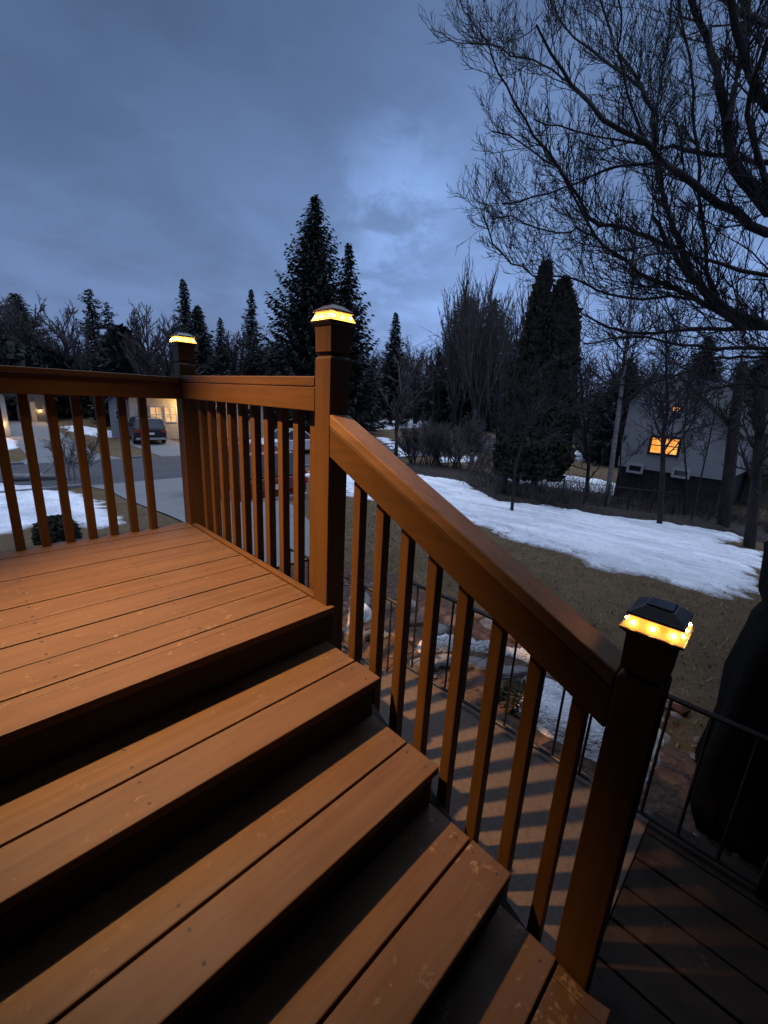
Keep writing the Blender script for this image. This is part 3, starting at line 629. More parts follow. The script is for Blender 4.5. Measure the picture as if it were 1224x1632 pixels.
# ================================================================== VEGETATION
def conifer(px, ytop, D, wpx, seed, label, tb=0.10, dens=1.0, droop=0.35, mat='needle', gappy=0.0, lean=0.0, group='conifers beyond the street', name='spruce_tree', point=0.85):
    base = at(px, 600, D); zb = T(base.x, base.y); top = at(px, ytop, D).z; H = top-zb; Rm = wpx/2/FPX*D*1.42
    rd = random.Random(seed); e = empty(name, (base.x, base.y, zb), label=label, cat='spruce', group=group)
    b = MB(); b.tube([(0, 0, -0.2), (0, 0, H*0.5), (lean*H, 0, H*0.97)], [H*0.016+0.05, H*0.011+0.03, 0.02], 7); b.build('trunk', M['bark'], e)
    b = MB(); nb = int(170*dens); cs = max(0.20, min(0.55, Rm*0.13))
    ga = rd.uniform(0, 6.28)
    for i in range(nb):
        t = tb+(1-tb)*((i+0.5)/nb)**0.92; ga += 2.4
        r = Rm*((1-t)**point)*rd.uniform(0.60, 1.18)+0.10*cs
        if gappy and rd.random() < gappy: r *= rd.uniform(0.15, 0.5)
        z0 = H*t; dx, dy = math.cos(ga), math.sin(ga); el = 0.35*(t-0.45)
        b.tube([(lean*H*t, 0, z0), (dx*r*0.5+lean*H*t, dy*r*0.5, z0+r*0.5*el-droop*r*0.4), (dx*r*0.95+lean*H*t, dy*r*0.95, z0+r*el-droop*r*0.1)], [0.05, 0.035, 0.015], 3, cap=False)
        n = max(3, int(r/cs*2.6)); sag = droop*r
        for k in range(n):
            s = (k+0.6)/n; cx = dx*r*s+lean*H*t; cy = dy*r*s; cz = z0+r*s*el-sag*math.sin(s*2.4)*0.8+sag*0.5*s*s
            w_ = cs*(1.2-0.55*s)*(0.40+0.60*(1-t)**0.6)
            for q in range(3):
                a = rd.uniform(-0.7, 0.7)+math.atan2(dy, dx); ln = w_*rd.uniform(0.9, 1.9); hw_ = w_*rd.uniform(0.18, 0.38)
                ux, uy = math.cos(a), math.sin(a); dz = -rd.uniform(0.05, 0.7)*ln
                p0 = Vector((cx, cy, cz+rd.uniform(-.2, .2)*cs)); p1 = p0+Vector((ux*ln, uy*ln, dz)); sd_ = Vector((-uy*hw_, ux*hw_, rd.uniform(-1, 1)*hw_))
                mid_ = p0*0.45+p1*0.55+Vector((0, 0, 0.12*ln))
                b.add([p0-sd_*0.4, mid_-sd_, p1, mid_+sd_, p0+sd_*0.4], [(0, 1, 2, 3, 4)])
    for q in range(0): b.add([(lean*H-.05*cs, 0, H*0.94), (lean*H+.07*cs*math.cos(q), .07*cs*math.sin(q), H*0.95), (lean*H, 0, H*1.0)], [(0, 1, 2)])
    b.build('crown', M[mat], e); return e
far = 'conifers beyond the street'
conifer(500, 312, 46, 165, 1, 'tallest dark spruce, rising behind the middle lamp post', dens=3.0, tb=0.12, droop=0.45, gappy=0.10, point=0.78)
conifer(551, 388, 44, 112, 2, 'second tall spruce just right of the tallest one', dens=1.5, tb=0.1, gappy=0.25, point=0.9, droop=0.5)
conifer(302, 447, 46, 66, 3, 'slim spruce above the left lamp post', dens=1.3, gappy=0.3, point=0.88)
conifer(321, 488, 44, 80, 4, 'dense broader spruce close right of the left lamp post', dens=1.6, point=0.88)
conifer(355, 507, 50, 50, 5, 'small spruce midway between the two upper lamp posts', dens=1.0, gappy=0.15)
conifer(404, 462, 54, 60, 6, 'narrow spruce with open branches left of the tallest spruce', dens=1.2, gappy=0.35, point=0.88)
conifer(158, 463, 50, 62, 7, 'ragged open spruce behind the left railing, taller of two', dens=0.8, gappy=0.45, point=0.55)
conifer(183, 483, 54, 46, 8, 'ragged open spruce, shorter one right beside its taller twin', dens=0.7, gappy=0.4, point=0.6)
conifer(44, 472, 56, 96, 9, 'broad dark spruce at the far left', dens=1.5, gappy=0.25, point=0.65)
conifer(626, 498, 56, 62, 10, 'small pointed spruce standing alone right of the middle post', dens=1.2, point=0.9)
conifer(738, 474, 58, 92, 11, 'round topped pine left of the bare poplars', dens=1.7, point=0.38, gappy=0.2, name='pine_tree')
conifer(776, 476, 60, 70, 12, 'second round topped pine among the bare poplars', dens=1.4, point=0.38, gappy=0.25, name='pine_tree')
conifer(1116, 536, 32, 90, 13, 'dark spruce behind the white neighbour house', dens=1.5, point=0.7, gappy=0.1)
conifer(1000, 572, 36, 80, 14, 'dark evergreen left behind the white neighbour house', dens=1.3, point=0.5)
conifer(1212, 560, 34, 90, 15, 'dark spruce at the right edge behind the houses', dens=1.3, point=0.6, gappy=0.1)
def bushy(px, ytop, D, wpx, seed, label, name, cat, mat, prof, n=2600, size=0.22, ybot=None, group=None, trunks=0, up=0.0):
    base = at(px, 600, D); zb = T(base.x, base.y); H = at(px, ytop, D).z-zb; Rm = wpx/2/FPX*D
    z0 = 0.0 if ybot is None else max(0, at(px, ybot, D).z-zb)
    rd = random.Random(seed); e = empty(name, (base.x, base.y, zb), label=label, cat=cat, group=group)
    if trunks:
        b = MB()
        for i in range(trunks):
            a = rd.uniform(0, 6.28); q = rd.uniform(0.03, 0.16)*Rm
            b.tube([(q*1.3*math.cos(a), q*1.3*math.sin(a), -0.15), (q*0.8*math.cos(a), q*0.8*math.sin(a), z0+0.3), (q*math.cos(a), q*math.sin(a), H*0.7)], [0.09, 0.07, 0.03], 7)
        b.build('trunk', M['bark'], e)
    b = MB()
    for i in range(n):
        t = rd.random()**0.9; a = rd.uniform(0, 6.28)
        r = 0.0
        for j in range(len(prof)-1):
            if prof[j][0] <= t <= prof[j+1][0]:
                r = prof[j][1]+(prof[j+1][1]-prof[j][1])*(t-prof[j][0])/(prof[j+1][0]-prof[j][0])
        cz = z0+(H-z0)*t; lump = 0.86+0.30*noise.noise(Vector((math.cos(a)*1.7, math.sin(a)*1.7, cz*1.1+seed)))
        rr = Rm*r*lump*(rd.random()**0.28); s = size*rd.uniform(0.6, 1.5)
        p = Vector((rr*math.cos(a), rr*math.sin(a), cz)); d1 = Vector((rd.uniform(-1, 1), rd.uniform(-1, 1), rd.uniform(-0.6, 1)+up)).normalized()*s
        d2 = d1.cross(Vector((rd.uniform(-1, 1), rd.uniform(-1, 1), rd.uniform(-1, 1)))).normalized()*s*0.32
        b.add([p-d2*0.6, p+d1*0.5-d2, p+d1, p+d1*0.5+d2, p+d2*0.6], [(0, 1, 2, 3, 4)])
    b.build('crown', M[mat], e); return e
cp = [(0, 0.72), (0.12, 1.0), (0.5, 0.92), (0.8, 0.72), (0.93, 0.5), (1, 0.12)]
bushy(878, 450, 17.2, 80, 31, 'dark brown-green columnar cedar, broad main column right of the thin spire', 'cedar_tree', 'cedar', 'needle2', [(0, 1.05), (0.12, 1.2), (0.4, 1.08), (0.65, 0.90), (0.82, 0.66), (0.92, 0.42), (1, 0.04)], 17000, 0.19, 766, trunks=2, up=0.7)
bushy(846, 424, 16.8, 54, 32, 'thin cedar spire rising left of the broad cedar column', 'cedar_tree', 'cedar', 'needle2', [(0, 1.35), (0.3, 1.3), (0.55, 0.95), (0.7, 0.62), (0.85, 0.42), (0.94, 0.32), (1, 0.05)], 9000, 0.18, 764, trunks=2, up=0.7)
bushy(826, 590, 16.4, 44, 33, 'low cedar shoot leaning out at the left foot of the cedar clump', 'cedar_tree', 'cedar', 'needle2', cp, 5000, 0.17, 762, trunks=1, up=0.6)
bushy(200, 528, 42, 84, 34, 'rounded black evergreen mass behind the left railing', 'evergreen_tree', 'tree', 'needle', [(0, 1.0), (0.4, 1.0), (0.7, 0.72), (0.9, 0.34), (1, 0.08)], 4200, 0.55)
bushy(60, 560, 48, 130, 35, 'low black evergreen mass at the far left', 'evergreen_tree', 'tree', 'needle', [(0, 1), (0.5, 1), (0.8, 0.8), (1, 0.2)], 3600, 0.6)
bushy(-20, 540, 46, 120, 36, 'black evergreen cut by the left edge', 'evergreen_tree', 'tree', 'needle', [(0, 1), (0.5, 1), (0.8, 0.8), (1, 0.2)], 3600, 0.6)
p = G(50, 880); bushy(50, 829, math.hypot(p.x-CAM.x, p.y-CAM.y), 62, 37, 'small black evergreen bush in front of the left snow patch', 'evergreen_bush', 'bush', 'shrub', [(0, 0.8), (0.4, 1.0), (0.8, 0.8), (1, 0.3)], 8000, 0.032)
p = G(824, 1130)
def plant():
    e = empty('garden_plant', (p.x, p.y, T(p.x, p.y)+0.05), label='low winter-brown green plant between stones and snow behind the stair balusters', cat='plant')
    rd = random.Random(8); b = MB()
    for i in range(420):
        a = rd.uniform(0, 6.28); r = 0.13*rd.random()**0.6; z = rd.uniform(0.0, 0.11)*(1.1-r/0.16); q = Vector((r*math.cos(a), r*math.sin(a), z)); d1 = Vector((math.cos(a)+rd.uniform(-.6, .6), math.sin(a)+rd.uniform(-.6, .6), rd.uniform(0.1, 1.2))).normalized()*0.05; d2 = d1.cross(Vector((0, 0, 1))).normalized()*0.009
        b.add([q, q+d1*.5-d2, q+d1, q+d1*.5+d2], [(0, 1, 2, 3)])
    b.build('foliage', M['shrub'], e)
    b = MB()
    for i in range(7): a = i*0.9; b.tube([(0, 0, -0.04), (0.05*math.cos(a), 0.05*math.sin(a), 0.06)], 0.003, 4)
    b.build('stem', M['twig'], e)
plant()

def grow(tr, cr, p, d, ln, r, depth, rd, prm):
    """recursive bare branch: tr / cr are the mesh builders of trunk and crown"""
    n = max(3, prm.get('seg', 5)); pts = [p]; rads = [r]; q = p.copy(); dd = d.normalized(); wob = prm.get('wob', 0.16); up_ = prm.get('up', 0.10)
    rmin = prm['rmin']; end = max(rmin, r*prm.get('taper', 0.35))
    for i in range(n):
        dd = (dd + Vector((rd.gauss(0, wob), rd.gauss(0, wob), rd.gauss(0, wob)+up_))).normalized()
        q = q + dd*(ln/n); pts.append(q.copy()); rads.append(r+(end-r)*(i+1)/n)
    tgt = tr if depth < prm.get('trunk_depth', 1) else cr
    tgt.tube(pts, rads, 7 if r > 0.05 else (4 if r > 0.02 else 3), cap=False)
    if depth >= prm['depth']: return
    nc = prm['kids'][depth]; s0 = prm.get('start', [0.35, 0.2, 0.1, 0.1, 0.1])[depth]
    for k in range(nc):
        t = s0+(1-s0)*(k+rd.random())/nc; f = t*n; i = min(n-1, int(f)); c = pts[i].lerp(pts[i+1], f-i)
        ax = (pts[i+1]-pts[i]).normalized(); side = ax.cross(Vector((rd.gauss(0, 1), rd.gauss(0, 1), rd.gauss(0, 1)))).normalized()
        an = R(rd.uniform(*prm['ang'][min(depth, len(prm['ang'])-1)])); nd = ax*math.cos(an)+side*math.sin(an)
        cl_ = ln*rd.uniform(*prm['len'][min(depth, len(prm['len'])-1)])*(1.15-0.55*t)
        rr = max(rmin, min(rads[i]*0.8, r*prm.get('rk', 0.45)))
        grow(tr, cr, c, nd, cl_, rr, depth+1, rd, prm)
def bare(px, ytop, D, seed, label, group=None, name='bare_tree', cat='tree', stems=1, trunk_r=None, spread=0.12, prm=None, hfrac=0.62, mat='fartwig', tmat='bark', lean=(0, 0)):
    base = at(px, 620, D); zb = T(base.x, base.y); H = at(px, ytop, D).z-zb
    P = dict(rmin=max(0.006, D*0.00040), depth=3, kids=[11, 8, 5], ang=[(25, 50), (22, 50), (20, 50)], len=[(0.35, 0.62), (0.3, 0.55), (0.3, 0.55)], up=0.10, wob=0.10)
    if prm: P.update(prm)
    rd = random.Random(seed); e = empty(name, (base.x, base.y, zb), label=label, cat=cat, group=group); tr, cr = MB(), MB()
    for s in range(stems):
        a = rd.uniform(0, 6.28) if stems > 1 else 0; k = spread*(0.4+rd.random()) if stems > 1 else 0
        grow(tr, cr, Vector((0.08*stems**.5*math.cos(a)*(stems > 1), 0.08*stems**.5*math.sin(a)*(stems > 1), -0.15)), Vector((k*math.cos(a)+lean[0], k*math.sin(a)+lean[1], 1)), H*hfrac*rd.uniform(0.85, 1.1), (trunk_r or H*0.017), 0, rd, P)
    top = max(v_[2] for v_ in tr.v+cr.v); s = H/top
    for bb in (tr, cr): bb.v = [(x*s, y*s, z*s if z > 0 else z) for x, y, z in bb.v]
    tr.build('trunk', M[tmat], e, smooth=True); cr.build('crown', M[mat], e); return e
gb = 'leafless trees beyond the street'
bare(240, 484, 40, 51, 'leafless tree with a clear rounded crown left of the left lamp post', gb, stems=3, spread=0.30, prm=dict(kids=[10, 9, 6], ang=[(20, 45)]), hfrac=0.8)
bare(118, 470, 48, 52, 'tall misty leafless tree left of the ragged spruces', gb, stems=3, spread=0.25, hfrac=0.8)
bare(72, 480, 52, 53, 'leafless tree between broad spruce and ragged spruces', gb, stems=2)
bare(8, 462, 52, 54, 'tall leafless tree at the left edge of the picture', gb, stems=3, spread=0.3)
bare(276, 510, 44, 55, 'small leafless tree just behind the left lamp', gb, stems=2)
bare(382, 515, 52, 56, 'leafless tree between small spruce and narrow spruce', gb, stems=2)
bare(440, 530, 50, 57, 'low leafless tree left of the tallest spruce', gb, stems=4, spread=0.4)
bare(580, 548, 52, 58, 'greyish leafless tree right of the middle post', gb, stems=3, spread=0.3)
bare(666, 536, 60, 59, 'leafless tree between the lone spruce and the round pines', gb, stems=4, spread=0.3)
bare(700, 545, 56, 60, 'lower leafless tree left of the round topped pines', gb, stems=3, spread=0.3)
vert = dict(up=0.16, wob=0.06, kids=[13, 7, 3], ang=[(12, 28), (12, 30), (15, 40)], len=[(0.4, 0.75), (0.3, 0.6), (0.3, 0.5)])
bare(772, 402, 33, 61, 'tall leafless tree with fanned upright branches, left of the cedars', gb, stems=7, spread=0.28, trunk_r=0.20, prm=vert, hfrac=0.8)
bare(808, 428, 35, 62, 'second tall leafless tree with upright branches close left of the cedars', gb, stems=6, spread=0.24, trunk_r=0.16, prm=vert, hfrac=0.8)
bare(735, 440, 40, 63, 'thinner upright leafless tree left of the tall fanned one', gb, stems=5, spread=0.25, trunk_r=0.13, prm=vert, hfrac=0.8)
q = G(630, 727); bare(637, 548, math.hypot(q.x-CAM.x, q.y-CAM.y), 64, 'young leafless tree with a forked trunk standing on the lawn before the street', None, stems=1, trunk_r=0.14, prm=dict(kids=[12, 9, 6], start=[0.22, .15, .1], ang=[(25, 48)]), hfrac=0.85)
vs_ = dict(kids=[9, 7, 4], ang=[(10, 35), (18, 45), (20, 50)], up=0.06, len=[(0.35, 0.6), (0.35, 0.6), (0.3, 0.5)], start=[0.25, 0.15, 0.1])
for i, (px, py, yt, st_, lb) in enumerate([(669, 741, 668, 9, 'leftmost vase shaped bare bush at the edge of the street'), (698, 742, 672, 8, 'slim bare bush between the two wider bare bushes'), (724, 750, 646, 14, 'widest bare bush, rightmost of the row before the street'), (756, 756, 664, 11, 'bare bush right beside the widest one')]):
    q = G(px, py); bare(px, yt, math.hypot(q.x-CAM.x, q.y-CAM.y), 70+i, lb, 'bare bushes before the street', name='bare_bush', cat='bush', stems=st_, spread=0.62, trunk_r=0.045, prm=vs_, hfrac=0.8)
q = G(100, 768); bare(100, 672, math.hypot(q.x-CAM.x, q.y-CAM.y), 76, 'small bare shrub with fine twigs behind the left railing', name='bare_bush', cat='bush', stems=8, spread=0.5, trunk_r=0.014, prm=dict(vs_, rmin=0.0045), hfrac=0.85)
q = G(800, 782); bare(800, 690, math.hypot(q.x-CAM.x, q.y-CAM.y), 77, 'thin bare bush left of the cedar foot', name='bare_bush', cat='bush', stems=10, spread=0.5, trunk_r=0.02, prm=vs_, hfrac=0.85)
# trees around the white house
def px_tree(name, label, trunk_px, D, r0, r1, mat, kids, seed, lenf=(1.2, 2.6), start=0.25, ang=(35, 70), cat='tree', group=None, rmin=0.007, dD=0.0, sub=7, up=0.08):
    base = G(*trunk_px[0]); D0 = D or math.hypot(base.x-CAM.x, base.y-CAM.y)
    b0 = at(trunk_px[0][0], trunk_px[0][1], D0); zb = T(b0.x, b0.y)
    e = empty(name, (b0.x, b0.y, zb), label=label, cat=cat, group=group); org = Vector((b0.x, b0.y, zb)); rd = random.Random(seed)
    pts = [at(x_, y_, D0+dD*i/(len(trunk_px)-1))-org for i, (x_, y_) in enumerate(trunk_px)]; pts[0].z = -0.15
    n = len(pts); rads = [r0+(r1-r0)*i/(n-1) for i in range(n)]
    tr, cr = MB(), MB(); tr.tube(pts, rads, 9, cap=False)
    P = dict(rmin=rmin, depth=2, kids=[sub, 5], ang=[(25, 50), (22, 50)], len=[(0.35, 0.6), (0.3, 0.55)], up=up, wob=0.15, start=[0.15, 0.1], trunk_depth=0, rk=0.5)
    for k in range(kids):
        t = start+(1-start)*(k+rd.random())/kids; f = t*(n-1); i = min(n-2, int(f)); c = pts[i].lerp(pts[i+1], f-i); ax = (pts[i+1]-pts[i]).normalized()
        side = ax.cross(Vector((rd.gauss(0, 1), rd.gauss(0, 1), rd.gauss(0, .6)))).normalized(); an = R(rd.uniform(*ang))
        grow(tr, cr, c, ax*math.cos(an)+side*math.sin(an), rd.uniform(*lenf)*(1.2-0.6*t), max(rmin*1.5, rads[i]*0.38*(1.1-0.5*t)), 0, rd, P)
    tr.build('trunk', M[mat], e, smooth=True); cr.build('crown', M['mapletwig'], e); return e
px_tree('birch_tree', 'pale straight trunk of a leafless birch left of the white house', [(966, 812), (975, 740), (988, 640), (1000, 540), (1008, 450), (1012, 380)], None, 0.105, 0.03, 'birch', 46, 81, (1.2, 2.6), 0.38)
px_tree('bare_tree', 'dark young leafless tree standing in front of the lit window of the white house', [(1052, 838), (1056, 760), (1057, 690), (1064, 655), (1062, 590), (1062, 530)], None, 0.085, 0.025, 'bark', 44, 82, (1.0, 2.8), 0.28)
px_tree('bare_tree', 'thin leafless sapling just right of the lit window', [(1092, 830), (1094, 760), (1090, 700), (1094, 640), (1104, 600)], None, 0.035, 0.012, 'bark', 14, 83, (0.6, 1.6), 0.3)
px_tree('bare_tree', 'thin sapling leaning right across the white house', [(1106, 815), (1122, 740), (1135, 680), (1146, 620)], 17.5, 0.030, 0.012, 'bark', 12, 84, (0.6, 1.5), 0.3)
px_tree('bare_tree', 'thin dark sapling left of the white house wall beside the birch', [(985, 812), (988, 760), (990, 700), (986, 650), (992, 600)], None, 0.035, 0.012, 'bark', 12, 85, (0.6, 1.5), 0.3)
px_tree('dead_trunk', 'thick dark leaning trunk right of the white house', [(1158, 830), (1164, 740), (1172, 660), (1184, 578)], 18.0, 0.19, 0.14, 'bark', 7, 86, (0.6, 1.6), 0.5)
px_tree('bare_tree', 'greyish trunk at the right edge in front of the far right house', [(1196, 870), (1204, 780), (1210, 700), (1218, 600)], 15.0, 0.14, 0.09, 'bark', 14, 87, (0.8, 2.0), 0.3)
px_tree('bare_tree', 'leafless branches reaching across the cedar clump', [(818, 800), (822, 740), (840, 680), (870, 610)], 12.2, 0.05, 0.02, 'bark', 26, 88, (1.0, 2.0), 0.45, ang=(45, 85), sub=8)
px_tree('bare_tree', 'dark leafless tree between cedars and birch', [(935, 800), (938, 740), (930, 660), (925, 590)], 19.0, 0.08, 0.03, 'bark', 22, 89, (1.0, 2.2), 0.2)

# the big maple at the right
def maple():
    D = 8.6; tb = at(1345, 700, D); zb = T(tb.x, tb.y); org = Vector((tb.x, tb.y, zb))
    e = empty('maple_tree', org, label='big leafless tree whose dark limbs fill the upper right of the picture', cat='tree'); rd = random.Random(4)
    tr, cr = MB(), MB()
    k = FPX/D
    tpts = [Vector((0, 0, -0.2)), Vector((0.05, 0.05, 1.2)), Vector((0.0, 0.1, 2.6)), Vector((-0.05, 0.15, 4.2)), Vector((0.1, 0.2, 6.2)), Vector((0.3, 0.0, 8.5))]
    tr.tube(tpts, [0.30, 0.24, 0.20, 0.15, 0.10, 0.05], 12, cap=False)
    limbs = [ # px, py points from the trunk outwards, radius start/end in px, depth change
        ([(1224,372),(1171,335),(1119,304),(1085,280),(1052,257),(1025,225),(961,190),(910,134),(880,85),(855,40)], 10, 2.2, -1.6, 2.9),
        ([(1224,336),(1196,300),(1171,269),(1162,235),(1159,198),(1150,150),(1143,103),(1128,60),(1108,24),(1085,-30)], 15, 6, 0.4, 3.3),
        ([(1159,198),(1167,158),(1176,120),(1183,83),(1190,40),(1196,-30)], 8, 5, 0.8, None),
        ([(1224,170),(1206,138),(1187,99),(1172,50),(1160,-30)], 10, 7, -0.6, 4.0),
        ([(1224,518),(1196,514),(1171,510),(1148,487),(1119,459),(1098,425),(1084,395),(1074,365),(1064,336),(1054,295),(1044,253),(1041,210),(1040,174),(1020,135),(993,95),(972,50),(950,-20)], 12, 2.6, 1.2, 1.7),
        ([(1084,395),(1050,385),(1017,375),(975,360),(938,348),(905,290),(870,237),(838,188),(807,138),(785,95),(764,50)], 6, 1.4, -1.0, None),
        ([(1171,510),(1140,495),(1112,478),(1060,455),(1017,435),(982,405),(949,375),(918,320),(890,269),(840,232),(783,209)], 8, 1.4, 0.4, None),
        ([(1224,522),(1160,524),(1096,526),(1045,530),(997,530),(970,522),(945,510),(925,498),(905,480)], 6, 1.6, -0.4, 1.8),
        ([(1224,556),(1165,554),(1112,552),(1060,545),(1008,534),(970,540),(930,548)], 5, 1.3, -1.4, 1.6),
        ([(1224,566),(1180,568),(1146,569),(1105,588),(1063,604),(1028,612),(994,614),(950,612),(910,618)], 4, 1.2, -0.6, 1.5),
        ([(1224,520),(1182,502),(1146,482),(1112,452),(1084,420),(1060,380),(1040,345)], 9, 4, -0.6, 1.9),
        ([(1224,258),(1190,254),(1155,249),(1112,241),(1072,233),(1048,236),(1025,232),(985,222),(940,214),(890,200),(850,190)], 6, 1.5, 1.0, 3.4),
        ([(1146,482),(1135,455),(1126,405),(1119,356),(1114,300),(1112,237),(1104,180),(1100,119),(1090,50),(1080,-20)], 5, 2, -0.8, None),
        ([(1064,336),(1052,300),(1046,262),(1044,215),(1046,170),(1056,110),(1066,50),(1070,-20)], 4, 2, 0.8, None),
        ([(1052,257),(1010,262),(972,268),(935,285),(900,300),(850,315),(800,325)], 4, 1, -0.8, None),
        ([(949,375),(920,365),(890,372),(850,360),(815,345),(785,350),(772,330)], 3, 1, 0.5, None),
        ([(1224,40),(1180,20),(1140,-10),(1100,-60)], 7, 4, 0.5, 5.0),
        ([(1040,174),(1000,120),(960,95),(915,60),(880,10),(860,-40)], 3.5, 1.5, 0.9, None),
        ([(1112,478),(1070,470),(1020,478),(970,470),(930,450),(890,440),(850,440),(815,420),(785,390),(770,345)], 4, 1, -1.2, None),
        ([(910,134),(880,110),(850,95),(815,92),(780,70),(748,68)], 2.5, 1, 0.4, None),
        ([(1025,225),(1000,150),(985,80),(990,20),(985,-30)], 3.5, 1.6, -0.6, None),
        ([(1224,440),(1180,430),(1130,415),(1090,400),(1050,405),(1000,420)], 5, 1.5, -1.2, 2.4),
        ([(1224,620),(1180,612),(1140,618),(1100,632),(1060,640)], 3.5, 1.2, -1.0, 1.5),
        ([(1224,300),(1205,240),(1190,180),(1205,120),(1224,60)], 7, 4, -1.0, 2.6)]
    prm = dict(rmin=0.0034, depth=2, kids=[6, 4], ang=[(20, 45), (20, 50)], len=[(0.35, 0.7), (0.3, 0.65)], up=0.10, wob=0.13, start=[0.12, 0.1], trunk_depth=0, rk=0.5, seg=5, taper=0.4)
    for li, (pp, ra, rb, dd, hz) in enumerate(limbs):
        n = len(pp); d0 = D + (0.25*math.sin(li*1.7) if hz is None else 0); pts = []
        for i, (x_, y_) in enumerate(pp):
            t = i/(n-1); dloc = D + dd*t + 0.18*math.sin(i*1.9+li)
            if hz is None: # starts on another limb at matching pixel
                dloc = D + dd*t
            pts.append(at(x_, y_, dloc)-org)
        rads = [max(0.012, (ra+(rb-ra)*(i/(n-1)))/k*0.46) for i in range(n)]
        if hz is not None:
            zt = max(0.8, min(pts[0].z-0.3-0.2*abs(pts[0].x), 7.0)); f = None
            # join to the trunk outside the picture
            z_ = zt
            for j in range(len(tpts)-1):
                if tpts[j].z <= z_ <= tpts[j+1].z: f = tpts[j].lerp(tpts[j+1], (z_-tpts[j].z)/(tpts[j+1].z-tpts[j].z))
            f = f or tpts[1]; mid_ = f.lerp(pts[0], 0.55)+Vector((0, 0, 0.05)); pts = [f, mid_]+pts; rads = [rads[0]*1.35, rads[0]*1.15]+rads
        # small irregular wiggle
        wp, wr = [], []
        for i in range(len(pts)-1):
            for s in (0, 0.5):
                c = pts[i].lerp(pts[i+1], s); jig = 0.020 if s else 0.008
                wp.append(c+Vector((rd.gauss(0, jig), rd.gauss(0, jig), rd.gauss(0, jig)))); wr.append(rads[i]+(rads[i+1]-rads[i])*s)
        wp.append(pts[-1]); wr.append(rads[-1]); tr.tube(wp, wr, 8, cap=False)
        Ltot = sum((wp[i+1]-wp[i]).length for i in range(len(wp)-1)); cnt = int(Ltot*(4.4 if hz is not None else 9.4))
        for c_ in range(cnt):
            t = 0.06+0.94*(c_+rd.random())/cnt; f_ = t*(len(wp)-1); i = min(len(wp)-2, int(f_)); c = wp[i].lerp(wp[i+1], f_-i); ax = (wp[i+1]-wp[i]).normalized()
            side = ax.cross(Vector((rd.gauss(0, 1), rd.gauss(0, 1), rd.gauss(0, 1)))).normalized(); an = R(rd.uniform(22, 52))
            dr = ax*math.cos(an)+side*math.sin(an)+Vector((0, 0, 0.18))
            grow(cr, cr, c, dr, rd.uniform(0.35, 1.25)*(1.15-0.4*t), max(0.006, min(0.016, wr[i]*0.45)), 0, rd, prm)
    tr.build('trunk', M['bark'], e, smooth=True); cr.build('crown', M['mapletwig'], e)
maple()

# undergrowth along the snow edge and the wire fence
def brush(name, label, line, n, h, seed, spread=0.8, r=0.006):
    rd = random.Random(seed); b = MB(); W = [G(*p_) for p_ in line]
    for i in range(n):
        t = rd.random()*(len(W)-1); j = min(len(W)-2, int(t)); c = W[j].lerp(W[j+1], t-j); x = c.x+rd.gauss(0, spread*0.5); y = c.y+rd.gauss(0, spread*0.5)
        hh = h*rd.uniform(0.3, 1.2); a = rd.uniform(0, 6.28); k_ = rd.uniform(0, 0.5)
        p0 = Vector((x, y, T(x, y)-0.02)); p1 = p0+Vector((k_*math.cos(a)*hh*.5, k_*math.sin(a)*hh*.5, hh*0.55)); p2 = p1+Vector((rd.gauss(0, .25)*hh, rd.gauss(0, .25)*hh, hh*0.45))
        b.tube([p0, p1, p2], [r*1.3, r, r*0.6], 3, cap=False)
        for q_ in range(3):
            c2 = p0.lerp(p1, rd.uniform(.4, 1)); b.tube([c2, c2+Vector((rd.gauss(0, .3)*hh, rd.gauss(0, .3)*hh, hh*rd.uniform(.1, .5)))], r*0.6, 3, cap=False)
    return tag(b.build(name, M['twig']), kind='stuff', label=label)
brush('undergrowth', 'tangle of bare stems along the upper edge of the long snow sheet', [(770, 772), (850, 794), (950, 808), (1060, 822), (1150, 835), (1235, 848)], 1100, 0.85, 11, 1.5)
brush('undergrowth', 'bare stems on the strip before the street', [(600, 742), (680, 748), (760, 760)], 200, 0.6, 12, 1.6)
brush('undergrowth', 'bare stems along the wire fence', [(830, 772), (900, 785), (960, 795), (1050, 805), (1120, 815)], 420, 1.0, 13, 1.0)
def wire_fence():
    A, B = G(800, 790), G(1100, 822); A = at(800, 700, 15.5); B = at(1100, 700, 18.0); n = 9
    e = empty('wire_fence', (A.x, A.y, T(A.x, A.y)), label='thin dark wire fence with posts between the long snow sheet and the white house', cat='fence'); O = Vector((A.x, A.y, T(A.x, A.y)))
    P = []
    for i in range(n):
        c = A.lerp(B, i/(n-1)); z = T(c.x, c.y); P.append(Vector((c.x, c.y, z))-O)
        b = MB(); b.tube([P[-1]+Vector((0, 0, -0.2)), P[-1]+Vector((0, 0, 1.08))], 0.025, 6); b.build('post', M['iron'], e)
    b = MB()
    for h in (0.25, 0.62, 1.0):
        b.tube([p_+Vector((0, 0, h)) for p_ in P], 0.011, 4)
    b.build('wire', M['iron'], e)
wire_fence()
q = G(748, 766); b = MB(); b.box(-0.05, 0.05, -0.05, 0.05, -0.2, at(748, 722, math.hypot(q.x-CAM.x, q.y-CAM.y)).z-q.z)
b.frust(0, 0, b.v[-1][2]+0.003, b.v[-1][2]+0.03, 0.055, 0.02)
o = b.build('garden_stake', M['stone'], bevel=0.004); o.location = (q.x, q.y, T(q.x, q.y)); tag(o, label='pale weathered stake standing at the end of the row of bare bushes', cat='stake')
